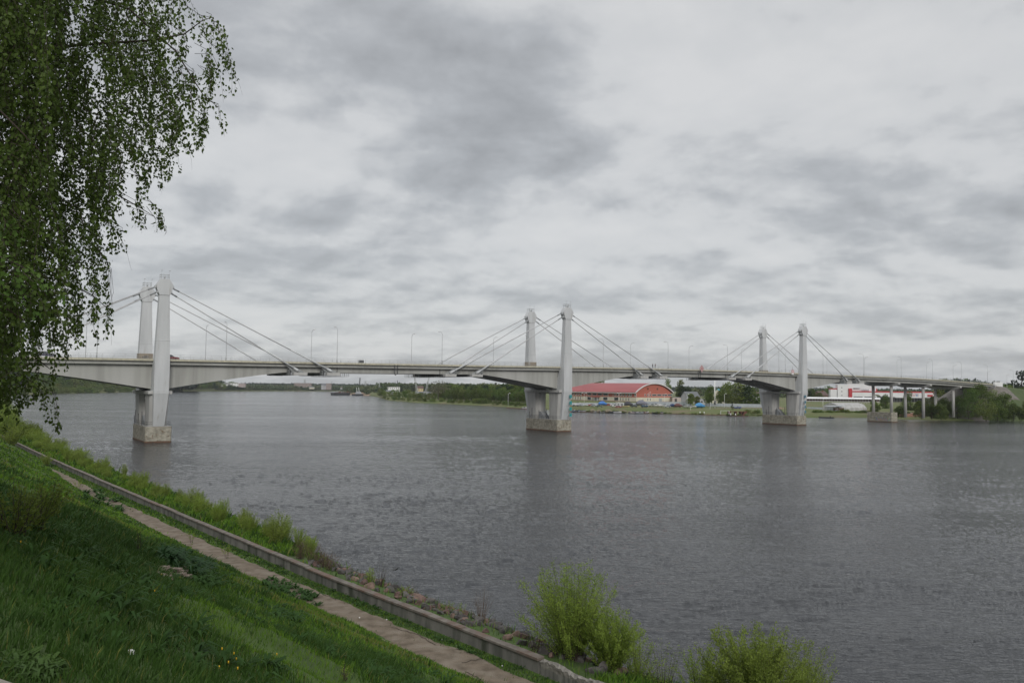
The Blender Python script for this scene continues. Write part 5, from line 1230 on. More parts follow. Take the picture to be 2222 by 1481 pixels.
# --- river wall ---------------------------------------------------------
M_wall=mat('wall_concrete',(.19,.18,.165),(.085,.085,.075),1.1,.9,stretch=(1.2,1.2,.25),c3=(.05,.055,.04),scale3=.9,thr3=(.55,.68),bump=.03,bscale=3)
M_cop=mat('coping',(.165,.145,.125),(.095,.082,.070),1.6,.9,c3=(.125,.08,.06),scale3=.8,thr3=(.5,.7),bump=.03,bscale=4)
M_crumb=mat('crumbled_concrete',(.24,.225,.20),(.13,.12,.105),4.5,.95,bump=.06,bscale=9)
wl=empty('river_wall',(0,0,0),0,'long low grey concrete wall between the riverside path and the water','wall')
def wall_run(a0,a1):
    mb=MB(); mc=MB(); n=max(2,int((a1-a0)/1.5)); dzj=random.uniform(-.025,.025); 
    rb=[];rc=[]
    for i in range(n+1):
        a=a0+(a1-a0)*i/n-(.02 if i==n else 0); w=float(wb(a)); P=lambda b,z:tuple(ab2w(a,w+b,z))
        rb.append([P(-.30,.2),P(0,.2),P(-.02,1.80+dzj),P(-.28,1.80+dzj)])
        j=random.uniform(-.015,.015)
        rc.append([P(-.34,1.805+dzj),P(.07+j,1.805+dzj),P(.07+j,1.93+dzj+j),P(-.34,1.95+dzj+j)])
    mb.loft(rb); mc.loft(rc); mb.build('wall_panel',M_wall,wl); mc.build('coping',M_cop,wl,bevel=.012)
a=-1.4
while a<60: wall_run(a,a+6.0); a+=6.0
while a<430: wall_run(a,a+12.0); a+=12.0
mb=MB(); rb=[]
aa=-26.
while aa<=-1.43:
    w=float(wb(aa)); j=[random.uniform(-.06,.06) for _ in range(6)]; top=1.80+.08*math.sin(aa*2.1)-.05*max(0,math.sin(aa*.9))
    P=lambda b,z:tuple(ab2w(aa,w+b,z))
    rb.append([P(-.33,.2),P(.0,.2),P(.0+j[0]*.3,1.55+j[1]),P(.02+j[2]*.4,top+j[3]),P(-.15,top+.04+j[4]),P(-.36+j[5]*.4,top-.03)]); aa+=.14
mb.k=0; mb.loft(rb)
for i,f in enumerate(mb.f):
    if len(f)==4 and all(mb.v[q][2]>1.3 for q in f): mb.m[i]=1
mb.build('broken_wall_panel',[M_wall,M_crumb],wl)['label']='crumbling last stretch of the wall without its coping'
# --- path -------------------------------------------------------------
def path_edges(a):
    n=fbm(np.array([a*.55]),np.array([1.5]),31)[0]-.47; m=fbm(np.array([a*.6]),np.array([7.5]),32)[0]-.47
    w=float(np.interp(a,[-20,10,60,100,116],[1.05,1,.85,.6,.02])); mid=float(np.interp(a,[-20,0,40,80,116],[2.0,1.95,2.25,2.3,1.3]))
    return mid-1.08*w+n*.8, mid+1.08*w+m*1.0
V=[];F=[]; As=np.arange(-22,112,.25); nb=9
for a in As:
    e0,e1=path_edges(a)
    for j in range(nb):
        t=j/(nb-1); bb=e0+(e1-e0)*t; b=bb+float(wb(a)); q=ab2w(a,b); up=min(t,1-t)*2
        V.append((q.x,q.y,max(1.2,float(hgt(a,b)))+.004+.02*min(1,up*3)))
for i in range(len(As)-1):
    for j in range(nb-1): q=i*nb+j; F.append((q,q+nb,q+nb+1,q+1))
M_path=mat('trodden_path',(.165,.130,.095),(.095,.073,.050),1.6,.95,c3=(.19,.158,.122),scale3=1.1,thr3=(.45,.70),bump=.04,bscale=14)
tag(link('path',npmesh('path',V,F,M_path,smooth=True)),'narrow trodden earth path running beside the river wall',kind='structure')
# cracks in the old paving of the path
M_crack=mat('crack_soil',(.07,.055,.045),None,rough=1)
mb=MB()
for (x0,y0,x1,y1) in ((850,1362,905,1378),(905,1378,945,1400),(1000,1440,1055,1428),(900,1420,960,1450),(1010,1462,1045,1476),(700,1290,730,1302)):
    p,_,_=on_bank(x0,y0); q,_,_=on_bank(x1,y1); pts=[]
    for i in range(8): 
        v=p.lerp(q,i/7); v.z=1.243; v.x+=random.uniform(-.05,.05); v.y+=random.uniform(-.08,.08); pts.append(v)
    for u,v in zip(pts,pts[1:]): mb.bar(u,v,.035,.012)
tag(mb.build('path_cracks',M_crack),'thin dark cracks across the trodden path',kind='structure')
# --- grass ------------------------------------------------------------
G1=mat('grass_bright',(.108,.200,.018),(.070,.142,.014),1.5,.6,trans=.25)
G2=mat('grass_deep',(.042,.088,.015),(.028,.060,.012),1.5,.6,trans=.2)
G3=mat('grass_olive',(.13,.16,.028),(.14,.125,.045),1.2,.7,trans=.25)
def proj(X,Y,Z):
    Zr=Z-HC; d=Y*_c+Zr*_s; v=-Y*_s+Zr*_c; x=X/d; y=v/d
    return 1111+FP*(x*_cr+y*_sr),740.5-FP*(-x*_sr+y*_cr),d
def make_grass():
    rg=np.random.default_rng(5)
    zones=[(0,6.5,1500,.0055,1.),(6.5,13,900,.0075,1.),(13,26,420,.013,1.05),(26,60,150,.030,1.15),(60,135,34,.10,1.4),(135,330,9,.2,1.8)]
    Vs=[];Ms=[]
    for r0,r1,den,w,hs in zones:
        amax=min(330,-31+r1+2); amin=-36
        area=(amax-amin)*27; n=int(area*den)
        a=rg.uniform(amin,amax,n); bb=rg.uniform(-3 if r1<60 else -6,25,n); b=bb+wb(a)
        X=W0.x+DA.x*a+NB.x*b; Y=W0.y+DA.y*a+NB.y*b; r=np.hypot(X,Y)
        k=(r>=r0)&(r<r1)&(Y>1.5); a,b,bb,X,Y,r=[q[k] for q in (a,b,bb,X,Y,r)]
        Z=hgt(a,b); px,py,d=proj(X,Y,Z); k=(px>-260)&(px<1560)&(py<1720)&(d>1)
        a,b,bb,X,Y,Z,r=[q[k] for q in (a,b,bb,X,Y,Z,r)]
        # keep the path bare, thin by the wall, rougher outside it
        mid=np.interp(a,[-20,0,40,80,116],[2.0,1.95,2.25,2.3,1.3]); hw=1.08*np.interp(a,[-20,10,60,100,116],[1,1,.85,.6,.02])
        n0=fbm(a*.55,np.full_like(a,1.5),31)-.47; n1=fbm(a*.6,np.full_like(a,7.5),32)-.47
        inside=(bb>mid-hw+n0*.8+.03)&(bb<mid+hw+n1*1.0-.05)&(a<113)
        keep=~inside|(rg.random(len(a))<.012); keep&=~((bb<.12)&(bb>-.45)); keep&=~((bb<-.4)&(a>-4)&(a<29)&(rg.random(len(a))<.95))
        a,b,bb,X,Y,Z,r=[q[keep] for q in (a,b,bb,X,Y,Z,r)]; n=len(a)
        lush=fbm(a*.16+2,b*.16,41); fine=fbm(a*.9,b*.9,42)
        dark=np.clip((fbm(a*.13+5,b*.2+1,43)-.44)*7+ (bb-12)*.15,0,1); dark=np.where(bb<8,dark*.35,dark); dark=np.where((bb<1.2)&(bb>0),.55,dark); dark=np.maximum(dark,np.clip((fbm(a*.8,b*.8,48)-.40)*3.2,.08,.62))  # share of dark blades: lush patches, plus birch shade painted in up the slope
        oliv=np.clip((fbm(a*.12+9,b*.25+4,44)-.50)*8,0,1)*np.clip(1-np.abs(bb-12)/6,0,1)
        h=(.060+.045*np.clip(lush*2-.5,0,1)+.10*dark*fine*1.8+.03*fine)*rg.uniform(.6,1.3,n)*hs
        h=np.where((bb>.1)&(bb<4),h*.75,h); h=np.where(bb<-.4,h*2.6,h)
        tuft=(fbm(a*2.1,b*2.1,46)>.60); h=np.where(tuft,h*1.45,h)*np.interp(r,[5,12,22,45],[.50,.72,.95,1.])
        u=rg.random(n); mi=np.where(u<dark,1,0); mi=np.where(rg.random(n)<oliv*.75,2,mi); mi=np.where(rg.random(n)<.05,2,mi)
        th=rg.uniform(0,2*math.pi,n); ux,uy=np.cos(th),np.sin(th)
        lean=rg.uniform(.15,.75,n)*h; ld=np.where(rg.random(n)<.45,rg.uniform(-math.pi,math.pi,n),rg.normal(0,.9,n)+math.atan2(.62,.78)); lx,ly=np.cos(ld)*lean,np.sin(ld)*lean
        ww=w*rg.uniform(.6,1.4,n)*np.where(mi==1,1.35,1.)
        P=np.stack([X,Y,Z-.02],-1); U=np.stack([ux*ww/2,uy*ww/2,0*ux],-1)
        M1=P+np.stack([lx*.35,ly*.35,h*.6],-1); T=P+np.stack([lx,ly,h*.95],-1)
        vv=np.stack([P-U,P+U,M1+U*.8,M1-U*.8,T+U*.15,T-U*.15],1); Vs.append(vv.reshape(-1,3)); Ms.append(mi)
    V=np.concatenate(Vs); m=np.concatenate(Ms); k=np.arange(len(m))*6
    F=np.concatenate([np.stack([k,k+1,k+2,k+3],-1),np.stack([k+3,k+2,k+4,k+5],-1)])
    o=link('grass',npmesh('grass',V,F,[G1,G2,G3],np.concatenate([m,m]))); tag(o,'green grass covering the steep river bank','grass',kind='stuff')
make_grass()
M_dock=mat('broad_leaf_weed',(.036,.080,.018),(.026,.058,.015),1.3,.8,trans=.2)
def broad_tufts(name,spots,m,label,L0=.26,nl=11,w=.05,kind='stuff',cat='weeds',group=None):
    rg=np.random.default_rng(len(name)+len(spots)); V=[]
    for (x,y,z,s) in spots:
        for i in range(nl):
            th=rg.uniform(0,6.28); L_=L0*s*rg.uniform(.6,1.3); e=rg.uniform(.5,1.25); c,q=math.cos(th),math.sin(th); ww=w*s*rg.uniform(.7,1.3)/2
            base=np.array([x+c*.03,y+q*.03,z]); side=np.array([-q,c,0])*ww
            pts=[base, base+np.array([c*L_*.4*math.cos(e),q*L_*.4*math.cos(e),L_*.45*math.sin(e)]), base+np.array([c*L_*.8*math.cos(e)+c*.03,q*L_*.8*math.cos(e)+q*.03,L_*.62*math.sin(e)]), base+np.array([c*L_,q*L_,L_*.45*math.sin(e)-.02])]
            ws=[.25,1,.8,.06]
            for k in range(3): V+=[pts[k]-side*ws[k],pts[k]+side*ws[k],pts[k+1]+side*ws[k+1],pts[k+1]-side*ws[k+1]]
    V=np.array(V); o=link(name,npmesh(name,V,quads(len(V)),m)); tag(o,label,cat,group,kind); return o
rg=np.random.default_rng(77); spots=[]
while len(spots)<1500:
    a=rg.uniform(-31,14); bb=rg.uniform(8.5,24); b=bb+float(wb(a))
    if fbm(np.array([a*.13+5]),np.array([b*.2+1]),43)[0]+(bb-13)*.016<.46: continue
    p=ab2w(a,b); z=float(hgt(a,b)); x_,y_,d_=proj(p.x,p.y,z)
    if d_<3 or not(-150<x_<1100) or y_>1650: continue
    spots.append((p.x,p.y,z,rg.uniform(.5,1.05)*(.75 if d_<8 else 1)))
broad_tufts('undergrowth',spots,M_dock,'dark long leaved weeds crowding the near grass slope')
def clump(px0,py0,px1,py1,n,m,label,L0,w,s=1.,name='burdock_patch'):
    sp=[]
    for i in range(n):
        u=rg.uniform(0,1); v=rg.normal(0,.33); p,_,_=on_bank(px0+(px1-px0)*u,py0+(py1-py0)*u+v*26); sp.append((p.x,p.y,p.z,rg.uniform(.6,1.2)*s))
    broad_tufts(name,sp,m,label,L0,9,w,'stuff','weeds')
clump(345,1205,455,1240,150,mat('nettle_leaf',(.022,.060,.016),(.018,.048,.014),2,.6,trans=.2),'dark green nettle mound behind the bare earth patch',.42,.07,1.1,'nettle_patch')
clump(570,1265,690,1300,70,M_dock,'dark broad leaved burdock patch beside the path right of the middle',.42,.13,1.,'burdock_patch')
clump(180,1072,265,1098,36,M_dock,'dark leafy patch beside the far part of the path',.55,.18,1.2,'burdock_patch')
clump(430,1258,470,1275,24,M_dock,'small dark weed clump right below the nettle mound',.35,.1,1.,'burdock_patch')
clump(590,1325,650,1350,26,M_dock,'dark weed clump in the grass below the burdock',.3,.08,1.,'burdock_patch')
clump(20,1440,110,1475,34,mat('light_dock',(.07,.12,.03),(.05,.09,.025),2,.5,trans=.25),'pale broad leaved plant in the bottom left corner',.11,.024,1.0,'dock_plant')
# weeds along the foot of the wall
sp=[]
for i in range(420):
    a=rg.uniform(-8,70); p=pt(a,rg.uniform(.12,.75)); sp.append((p.x,p.y,p.z,rg.uniform(.4,1.)*(1.2 if rg.random()<.2 else .8)))
broad_tufts('wall_foot_weeds',sp,M_dock,'small leafy weeds along the foot of the river wall',.30,8,.07)
# dandelions
sp=[(507,1440),(481,1430),(495,1462),(515,1475),(475,1473),(602,1460),(44,1195),(350,1258),(600,1440),(512,1452),(280,1150),(390,1262),(335,1300)]
mb=MB(); 
for px,py in sp:
    p,_,_=on_bank(px,py); r=.007 if p.y<15 else .012
    mb.tube([p+Vector((0,0,.10)),p+Vector((0,0,.125))],r,n=8)
tag(mb.build('dandelions',mat('dandelion_yellow',(.55,.33,.01),None,rough=.7)),'scattered yellow dandelions on the grass slope','flowers',kind='stuff')
# --- bare earth, concrete corner, litter ----------------------------------
p,_,_=on_bank(372,1245)
mb=MB(); rr=random.Random(4)
for i in range(60):
    q,_,_=on_bank(332+66*rr.random(),1222+26*rr.random()+8); s=rr.uniform(.04,.14)
    pts=[(q.x+s*rr.uniform(-1,1)*1.2,q.y+s*rr.uniform(-1,1),q.z+rr.uniform(-.03,.06)) for _ in range(1)]
    c=Vector(pts[0]); mb.hexa([c+Vector((x*s*rr.uniform(.6,1.2),y*s*rr.uniform(.6,1.2),z*s*.4)) for x,y,z in ((-1,-1,-1),(1,-1,-1),(1,1,-1),(-1,1,-1),(-1,-1,1),(1,-1,1),(1,1,1),(-1,1,1))])
tag(mb.build('earth_rubble',mat('pale_rubble',(.26,.21,.17),(.15,.115,.09),3,.95,bump=.01)),'patch of pale crumbled earth and rubble on the slope left of the nettle mound','rubble',kind='stuff')
q0=atz(0,1452,12.62); 
mb=MB(); c=atz(22,1492,12.66); th=R(-28); u=Vector((math.cos(th),math.sin(th),0)); v=Vector((-math.sin(th),math.cos(th),0))
P=[c-u*1.1-v*.55,c+u*.28-v*.55,c+u*.20+v*.12,c-u*1.1+v*.17]
mb.loft([[tuple(p.xy)+(12.3,) for p in P],[tuple(p.xy)+(12.63,) for p in P]])
tag(mb.build('concrete_slab',mat('worn_concrete',(.27,.25,.21),(.17,.155,.13),6,.95,bump=.012,bscale=22),bevel=.03),'worn pale concrete slab edge in the bottom left corner','slab')
def litter(px,py,s,m,label,m2=None):
    p,_,_=on_bank(px,py); mb=MB(); r=random.Random(int(px)); n=6; ring=[]
    for j in range(n): ring.append((math.cos(j)*s*r.uniform(.6,1),math.sin(j)*s*r.uniform(.5,.9),.02+s*r.uniform(.1,.5)))
    mb.loft([[(x,y,0) for x,y,z in ring],ring]); 
    if m2: mb.k=1; mb.box(-s*.5,s*.2,-s*.7,-s*.4,s*.35,s*.5)
    tag(mb.build('litter',[m,m2] if m2 else m,loc=p+Vector((0,0,.02)),rz=r.random()*6),label,'litter')
litter(285,1424,.035,M_white,'crumpled white wrapper with red marks in the lower left grass',M_red)
for i,(px,py,l) in enumerate(((839,1345,'white scrap on the path edge near the wall'),(780,1342,'tiny pale scrap on the grass side of the path'),(1090,1446,'small white scrap on the lower path'),(947,1464,'small pale scrap in the grass edge of the lower path'),(412,1150,'white scrap on the far part of the path'),(960,1392,'pale scrap at the foot of the wall'),(355,1122,'tiny white scrap beside the far wall foot'))): litter(px,py,.055,M_white,l)
# --- stones of the revetment ------------------------------------------
import bmesh
M_rockA=mat('grey_rock',(.095,.086,.080),(.045,.042,.040),2.5,.9,bump=.02,bscale=6,randv=.35)
M_rockB=mat('reddish_rock',(.15,.095,.078),(.09,.06,.05),2.5,.9,bump=.02,bscale=6,randv=.3)
def rock_mesh(seed,m):
    r=random.Random(seed); bm=bmesh.new(); bmesh.ops.create_icosphere(bm,subdivisions=2,radius=.5)
    cuts=[(Vector((r.gauss(0,1),r.gauss(0,1),r.gauss(0,1))).normalized(),r.uniform(.20,.38)) for _ in range(11)]
    for v in bm.verts:
        for n,d in cuts:
            k=v.co.dot(n)
            if k>d: v.co-=n*(k-d)
        v.co.x*=1.25; v.co.z*=.75
    me=bpy.data.meshes.new('riprap_stone'); bm.to_mesh(me); bm.free(); me.materials.append(m); return me
RK=[rock_mesh(i,M_rockA if i%3 else M_rockB) for i in range(8)]
rr=random.Random(9)
for i in range(300):
    a=rr.uniform(-3.5,27) if i<270 else rr.uniform(27,46); bb=-rr.uniform(1.6,5.5)
    if 270<=i: bb=-rr.uniform(4.4,5.6)
    p=pt(a,bb,.06); me=rr.choice(RK); o=link('riprap_stone',me,loc=p); o.rotation_euler=(rr.uniform(-.5,.5),rr.uniform(-.5,.5),rr.uniform(0,6)); s=rr.uniform(.42,.85)*(1.25 if rr.random()<.2 else 1); o.scale=(s,s*rr.uniform(.7,1),s)
    red=me.materials[0] is M_rockB
    tag(o,'angular reddish stone of the rubble between wall and river' if red else 'angular dark grey stone of the rubble between wall and river','stone','stones of the river revetment')
# --- shrubs -----------------------------------------------------------
def shrub_mesh(seed,h,spread,nst,nleaf,leaf,ml,upright=.75,stem_r=.009,low=.2):
    rg=np.random.default_rng(seed); mb=MB(); C=[];D=[]
    for i in range(nst):
        th=rg.uniform(0,6.28); r0=rg.uniform(0,.25)*spread*.5; out=rg.uniform(.1,1)*spread*.5; hh=h*rg.uniform(.55,1.0)*(1-.25*(out/(spread*.5))**2)
        c,s=math.cos(th),math.sin(th); pts=[]
        for t in np.linspace(0,1,5): e=t**(1.3 if upright>.5 else .9); pts.append(np.array([c*(r0+out*e)+rg.normal(0,.02),s*(r0+out*e)+rg.normal(0,.02),hh*t]))
        mb.tube([tuple(q) for q in pts],[stem_r*1.4,stem_r*1.1,stem_r*.8,stem_r*.6,stem_r*.3],n=3,caps=False)
        pts=np.array(pts); n=rg.poisson(nleaf)
        t=rg.uniform(low,1,n)**.8*4; k=np.minimum(t.astype(int),3); f=(t-k)[:,None]
        P=pts[k]*(1-f)+pts[k+1]*f; off=rg.normal(size=(n,3)); off/=np.linalg.norm(off,axis=1)[:,None]; P=P+off*(.05+.10*h/3*rg.random((n,1)))
        C.append(P); D.append(off*.6+np.array([c*.3,s*.3,.7]))
    crown=None
    if nleaf>0:
        C=np.vstack(C); D=np.vstack(D); D/=np.linalg.norm(D,axis=1)[:,None]; V=cards(C,leaf,rg,asp=.42,dirs=D); crown=npmesh('shrub_leaves',V,quads(len(V)),ml)
    return crown,mb.mesh('shrub_stems',M_twig if nleaf>0 else M_bare)
def shrub(name,p,h,spread,nst,nleaf,leaf,ml,label,seed,cat='shrub',group=None,**k):
    cr,st=shrub_mesh(seed,h,spread,nst,nleaf,leaf,ml,**k); r=empty(name,p,0,label,cat,group)
    if cr: link('leaves',cr,r)
    link('stems',st,r); return r
M_wil=mat('willow_leaf',(.23,.31,.055),(.155,.225,.038),1.4,.55,trans=.35)
M_wil2=mat('willow_leaf_olive',(.205,.265,.050),(.14,.19,.036),1.4,.6,trans=.3)
# big willows at the lower right
def sat(px,py): p=atz(px,py,1.0); return p
shrub('willow_shrub',sat(1240,1438),5.0,4.7,150,210,.09,M_wil,'large bright green willow bush by the wall, tallest of the near shrubs',301,stem_r=.013,low=.12)
shrub('willow_shrub',sat(1325,1458),3.1,3.2,110,190,.095,M_wil,'yellow green lower bush leaning on the right of the large willow',302,low=.1)
shrub('willow_shrub',atz(1385,1500,.6),2.7,1.7,34,90,.075,M_wil,'thin stemmed bright green shrub between the two large bushes',303,low=.2)
shrub('willow_shrub',atz(1640,1585,.4),4.45,4.4,170,270,.095,M_wil2,'broad green bush at the bottom edge right of the wall',304,stem_r=.012,low=.15)
shrub('willow_shrub',atz(1745,1560,.3),3.6,2.4,46,130,.075,M_wil2,'loose right shoulder bush at the bottom edge',305,low=.3)
shrub('willow_shrub',atz(1525,1560,.4),3.1,2.4,50,110,.075,M_wil,'small airy shrub at the left of the broad bottom bush',306,low=.4)
shrub('willow_shrub',atz(1440,1535,.4),3.2,1.9,30,28,.07,M_wil,'sparse twiggy shrub with few leaves near the bottom edge',307,low=.3)
shrub('bare_shrub',sat(1045,1350),2.3,1.5,30,0,.05,M_wil,'bare brown shoots standing among the stones left of the large willow',308)
shrub('bare_shrub',sat(1165,1432),2.2,1.6,34,6,.05,M_wil,'bare brown twigs at the left foot of the large willow',309)
shrub('bare_shrub',sat(826,1275),1.9,1.2,22,2,.05,M_wil,'bare twiggy shoots right of the small green shrub on the stones',310)
shrub('willow_shrub',sat(802,1276),1.7,.8,14,60,.07,M_wil,'small upright bright green shrub on the stones',311)
shrub('willow_shrub',sat(1003,1338),1.0,.5,6,40,.06,M_wil,'very small green shoot on the stones left of the bare shoots',312)
shrub('willow_shrub',sat(880,1292),.7,1.2,14,40,.06,M_wil,'low green tuft on the stones near the wall coping',313)
shrub('willow_shrub',sat(970,1332),.7,1.4,16,40,.06,M_wil,'low green tuft between stones and wall further right',314)
shrub('bare_shrub',sat(893,1300),1.2,.9,16,0,.05,M_wil,'short bare twigs above the rubble heap',315)
M_red_bud=mat('reddish_budding',(.16,.115,.075),(.12,.085,.06),1.5,.8,trans=.25)
for i,(px,py,h) in enumerate(((652,1222,2.2),(680,1232,2.1),(700,1240,1.9),(716,1246,1.8))):
    shrub('budding_shrub',sat(px,py),h,1.6,40,42,.05,M_red_bud,['leftmost','second','third','rightmost'][i]+' of four brownish budding shrubs behind the wall',320+i)
# the row of yellow green willows behind the wall
rowm=[shrub_mesh(400+i,2.6,2.2,46,95,.10,M_wil2 if i%2 else M_wil,low=.08,stem_r=.008) for i in range(5)]
rr=random.Random(12)
def row_shrub(a,bb,s,lab,grp,spr=1.):
    p=pt(a,bb,-.05); cr,st=rr.choice(rowm); r=empty('willow_shrub',p,rr.uniform(0,6),lab,'shrub',grp); link('leaves',cr,r); link('stems',st,r); r.scale=(s*spr,s*spr,s*rr.uniform(.85,1.35))
for i in range(66):
    a=30+i*1.36+rr.uniform(-1.2,1.2); s=rr.uniform(.42,.95)*(1.1 if 30<a<42 else .85)
    row_shrub(a,-rr.uniform(1.3,5.0),s,'yellow green willow shrub in the row between wall and river','willow shrubs behind the wall',rr.uniform(.8,1.1))
for i in range(60):
    a=118+i*4.0+rr.uniform(-1,1); s=rr.uniform(.7,1.15)*float(np.interp(a,[118,180,260,360],[.9,1.15,1.7,2.6]))
    row_shrub(a,-rr.uniform(1.5,float(np.interp(a,[118,250,360],[6,9,16]))),s,'green bush on the far stretch of the near bank beyond the wall','bushes on the far part of the near bank',1.5)
# bushes inside the wall at the left edge, a leafy one on the slope
for i,(px,py,h,sp_,lab) in enumerate(((70,1150,2.6,2.8,'tall leafy olive shrub on the slope at the left'),(28,1168,2.3,2.4,'olive shrub cut by the left edge of the picture'),(100,1122,2.2,2.0,'smaller olive shrub on the path side of the tall one'))):
    p,_,_=on_bank(px,py); kk=p.y/FP; shrub('elder_shrub',p-Vector((0,0,.1)),(125,150,95)[i]*kk,(170,150,120)[i]*kk,24,46,.05+kk*1.6,mat('elder_leaf',(.13,.17,.03),(.09,.125,.022),1.5,.6,trans=.3),lab,340+i,low=.1)
for i,(px,py,h,lab) in enumerate(((172,1068,2.4,'small leafy sapling on the far part of the path'),(415,1178,1.6,'thin sapling with few leaves at the grass side of the path'),(492,1212,1.7,'thin leafy sapling standing at the path right of the nettle mound'),(300,1195,1.8,'thin bare stemmed sapling on the slope'),(748,1478,1.3,'single weed stalk at the bottom edge'))):
    p,_,_=on_bank(px,py); kk=p.y/FP; h=(45,40,42,60,40)[i]*kk; shrub('sapling',p,h,h*.7,7,26 if i!=3 else 4,.10 if i==0 else .07*h/1.6+.01,M_wil2,lab,350+i,low=.3,stem_r=.007)
rr=random.Random(31)
for i in range(26):
    a=rr.uniform(112,300); p=pt(a,rr.uniform(.8,9)); cr,st=rr.choice(rowm); r=empty('bank_bush',p,rr.uniform(0,6),'olive green bush on the far part of the slope inside the wall','shrub','bushes on the far slope'); link('leaves',cr,r); link('stems',st,r); s=rr.uniform(.6,1.1)*(1+a/300); r.scale=(s*1.3,s*1.3,s)
# --- birch ------------------------------------------------------------
SILY=[-700,0,25,55,80,130,160,200,215,218,250,300,306,335,345,400,410,440,470,500,515,545,580,640,690,740,755,760,800,830,860,900,945,952]
SILX=[470,400,455,478,486,503,511,503,498,480,480,490,448,440,402,378,345,322,360,350,310,262,226,224,240,236,232,148,142,112,112,132,126,-40]
def sil(py): return np.interp(py,SILY,SILX)
M_bl=mat('birch_leaf',(.080,.120,.024),(.050,.080,.016),3.0,.45,trans=.30)
M_bl2=mat('birch_leaf_fresh',(.10,.17,.035),(.075,.135,.03),3.0,.45,trans=.4)
def birch():
    rg=np.random.default_rng(99)
    base=Vector((-9.3,10.6,12.45)); tr=empty('birch_tree',base,0,'large weeping birch with hanging leafy twigs filling the left edge','tree')
    T=[base+Vector((.15*math.sin(z*.5),.1*math.cos(z*.4),z)) for z in np.linspace(-.3,13,9)]
    L=[q-base for q in T]
    MB().tube(L,[.27,.24,.21,.18,.15,.12,.09,.06,.03],n=12).build('trunk',M_birch,tr)
    def tp(z): return base+Vector((.15*math.sin(z*.5),.1*math.cos(z*.4),z))
    limbs=[[tp(5.2),at(-120,150,10.4),at(60,108,10.2),at(210,95,10.0),at(330,88,9.9),at(400,74,9.8),at(440,44,9.8),at(462,38,9.8)],
           [tp(4.0),at(-150,330,10.6),at(30,260,10.3),at(150,330,10.0),at(240,415,9.9),at(300,448,9.8),at(335,470,9.8)],
           [tp(6.0),at(-60,40,10.8),at(120,-30,10.5),at(280,20,10.2),at(380,110,10.0),at(440,205,9.9),at(470,230,9.9)],
           [tp(3.0),at(-150,560,10.4),at(20,560,10.2),at(120,600,10.1),at(200,640,10.0),at(232,668,10.0)],
           [tp(2.6),at(-180,700,10.2),at(-20,730,10.1),at(70,770,10.0),at(108,800,10.0)],
           [tp(6.6),at(-40,-150,11.2),at(200,-160,11.0),at(330,-60,10.8),at(395,-10,10.6)],
           [tp(4.6),at(-200,300,12),at(-40,400,12.3),at(80,420,12.4),at(180,520,12.2)],
           [tp(5.5),at(-250,100,9),at(-100,200,8.0),at(0,240,7.5),at(90,330,7.3)],
           [tp(3.6),at(-260,500,9),at(-120,600,8),at(-30,640,7.6),at(60,700,7.5)],
           [tp(7.5),at(-500,-100,11),at(-700,100,11),at(-820,300,11)],[tp(6),at(-520,300,12),at(-650,500,12)],
           [tp(8.5),at(-200,-400,11),at(0,-500,11),at(200,-420,11)]]
    mb=MB()
    for l in limbs:
        r=[.032*(1-i/(len(l)))**1.6+.0015 for i in range(len(l))]; mb.tube([q-base for q in l],r,n=6)
    mb.build('limbs',M_twig,tr)
    tw=MB(); C=[];D=[];S=[]; 
    def strand(p0,L_,dens=70,sz=.046,drift=None):
        n=6; dx,dy=rg.normal(0,.06,2) if drift is None else drift; pts=[np.array(p0)]
        for i in range(n): pts.append(pts[-1]+np.array([dx*(1-i/n)+rg.normal(0,.012),dy*(1-i/n)+rg.normal(0,.012),-L_/n]))
        up=np.array(p0)+np.array([-rg.uniform(.05,.2),rg.uniform(-.1,.15),rg.uniform(.03,.12)])
        tw.tube([tuple(Vector(up)-base)]+[tuple(Vector(q)-base) for q in pts],[.0035]+[.0028-.0003*i for i in range(n+1)],n=3,caps=False)
        m=int(L_*dens); t=rg.uniform(0,n,m)*.999; k=t.astype(int); f=(t-k)[:,None]; P=np.array(pts); Q=P[k]*(1-f)+P[k+1]*f
        o=rg.normal(size=(m,3)); o[:,2]*=.3; o/=np.linalg.norm(o,axis=1)[:,None]; wd=.018+.055*rg.random((m,1))**1.0*np.minimum(1,(1.12-t[:,None]/n)*1.6)
        C.append(Q+o*wd); D.append(o*.55+np.array([0,0,-.8])); S.append(np.full(m,sz)*rg.uniform(.7,1.25,m))
    cnt=0; tries=0
    while cnt<6000 and tries<300000:
        tries+=1
        py=rg.uniform(-420,900); px=rg.uniform(-420,505) if rg.random()<.8 else rg.uniform(-900,-300); Y=rg.uniform(8.6,12.6) if px>120 else rg.uniform(7.2,13)
        L_=rg.uniform(.35,1.15); pb=py+L_*FP/Y*.98
        e=min(sil(py)-px, sil(pb)-px, sil((py+pb)/2)-px)
        if e<12: continue
        if pb>905 and px>-60: continue
        if e<70 and rg.random()<.50: continue
        if px>150 and rg.random()<.25: continue
        # sky gaps
        if ((px-172)/26)**2+(((py+pb)/2-55)/70)**2<1 : continue
        if px>190 and ((px-300)/60)**2+((pb-560)/90)**2<1: continue
        if px>180 and vnoise(np.array([px*.016]),np.array([(py+pb)/2*.012]),77)[0]>.66: continue
        if py>690 and px>60 and rg.random()<.6: continue
        strand(at(px,py,Y),L_,dens=74 if px<250 else 60); cnt+=1
    print('strands',cnt,tries)
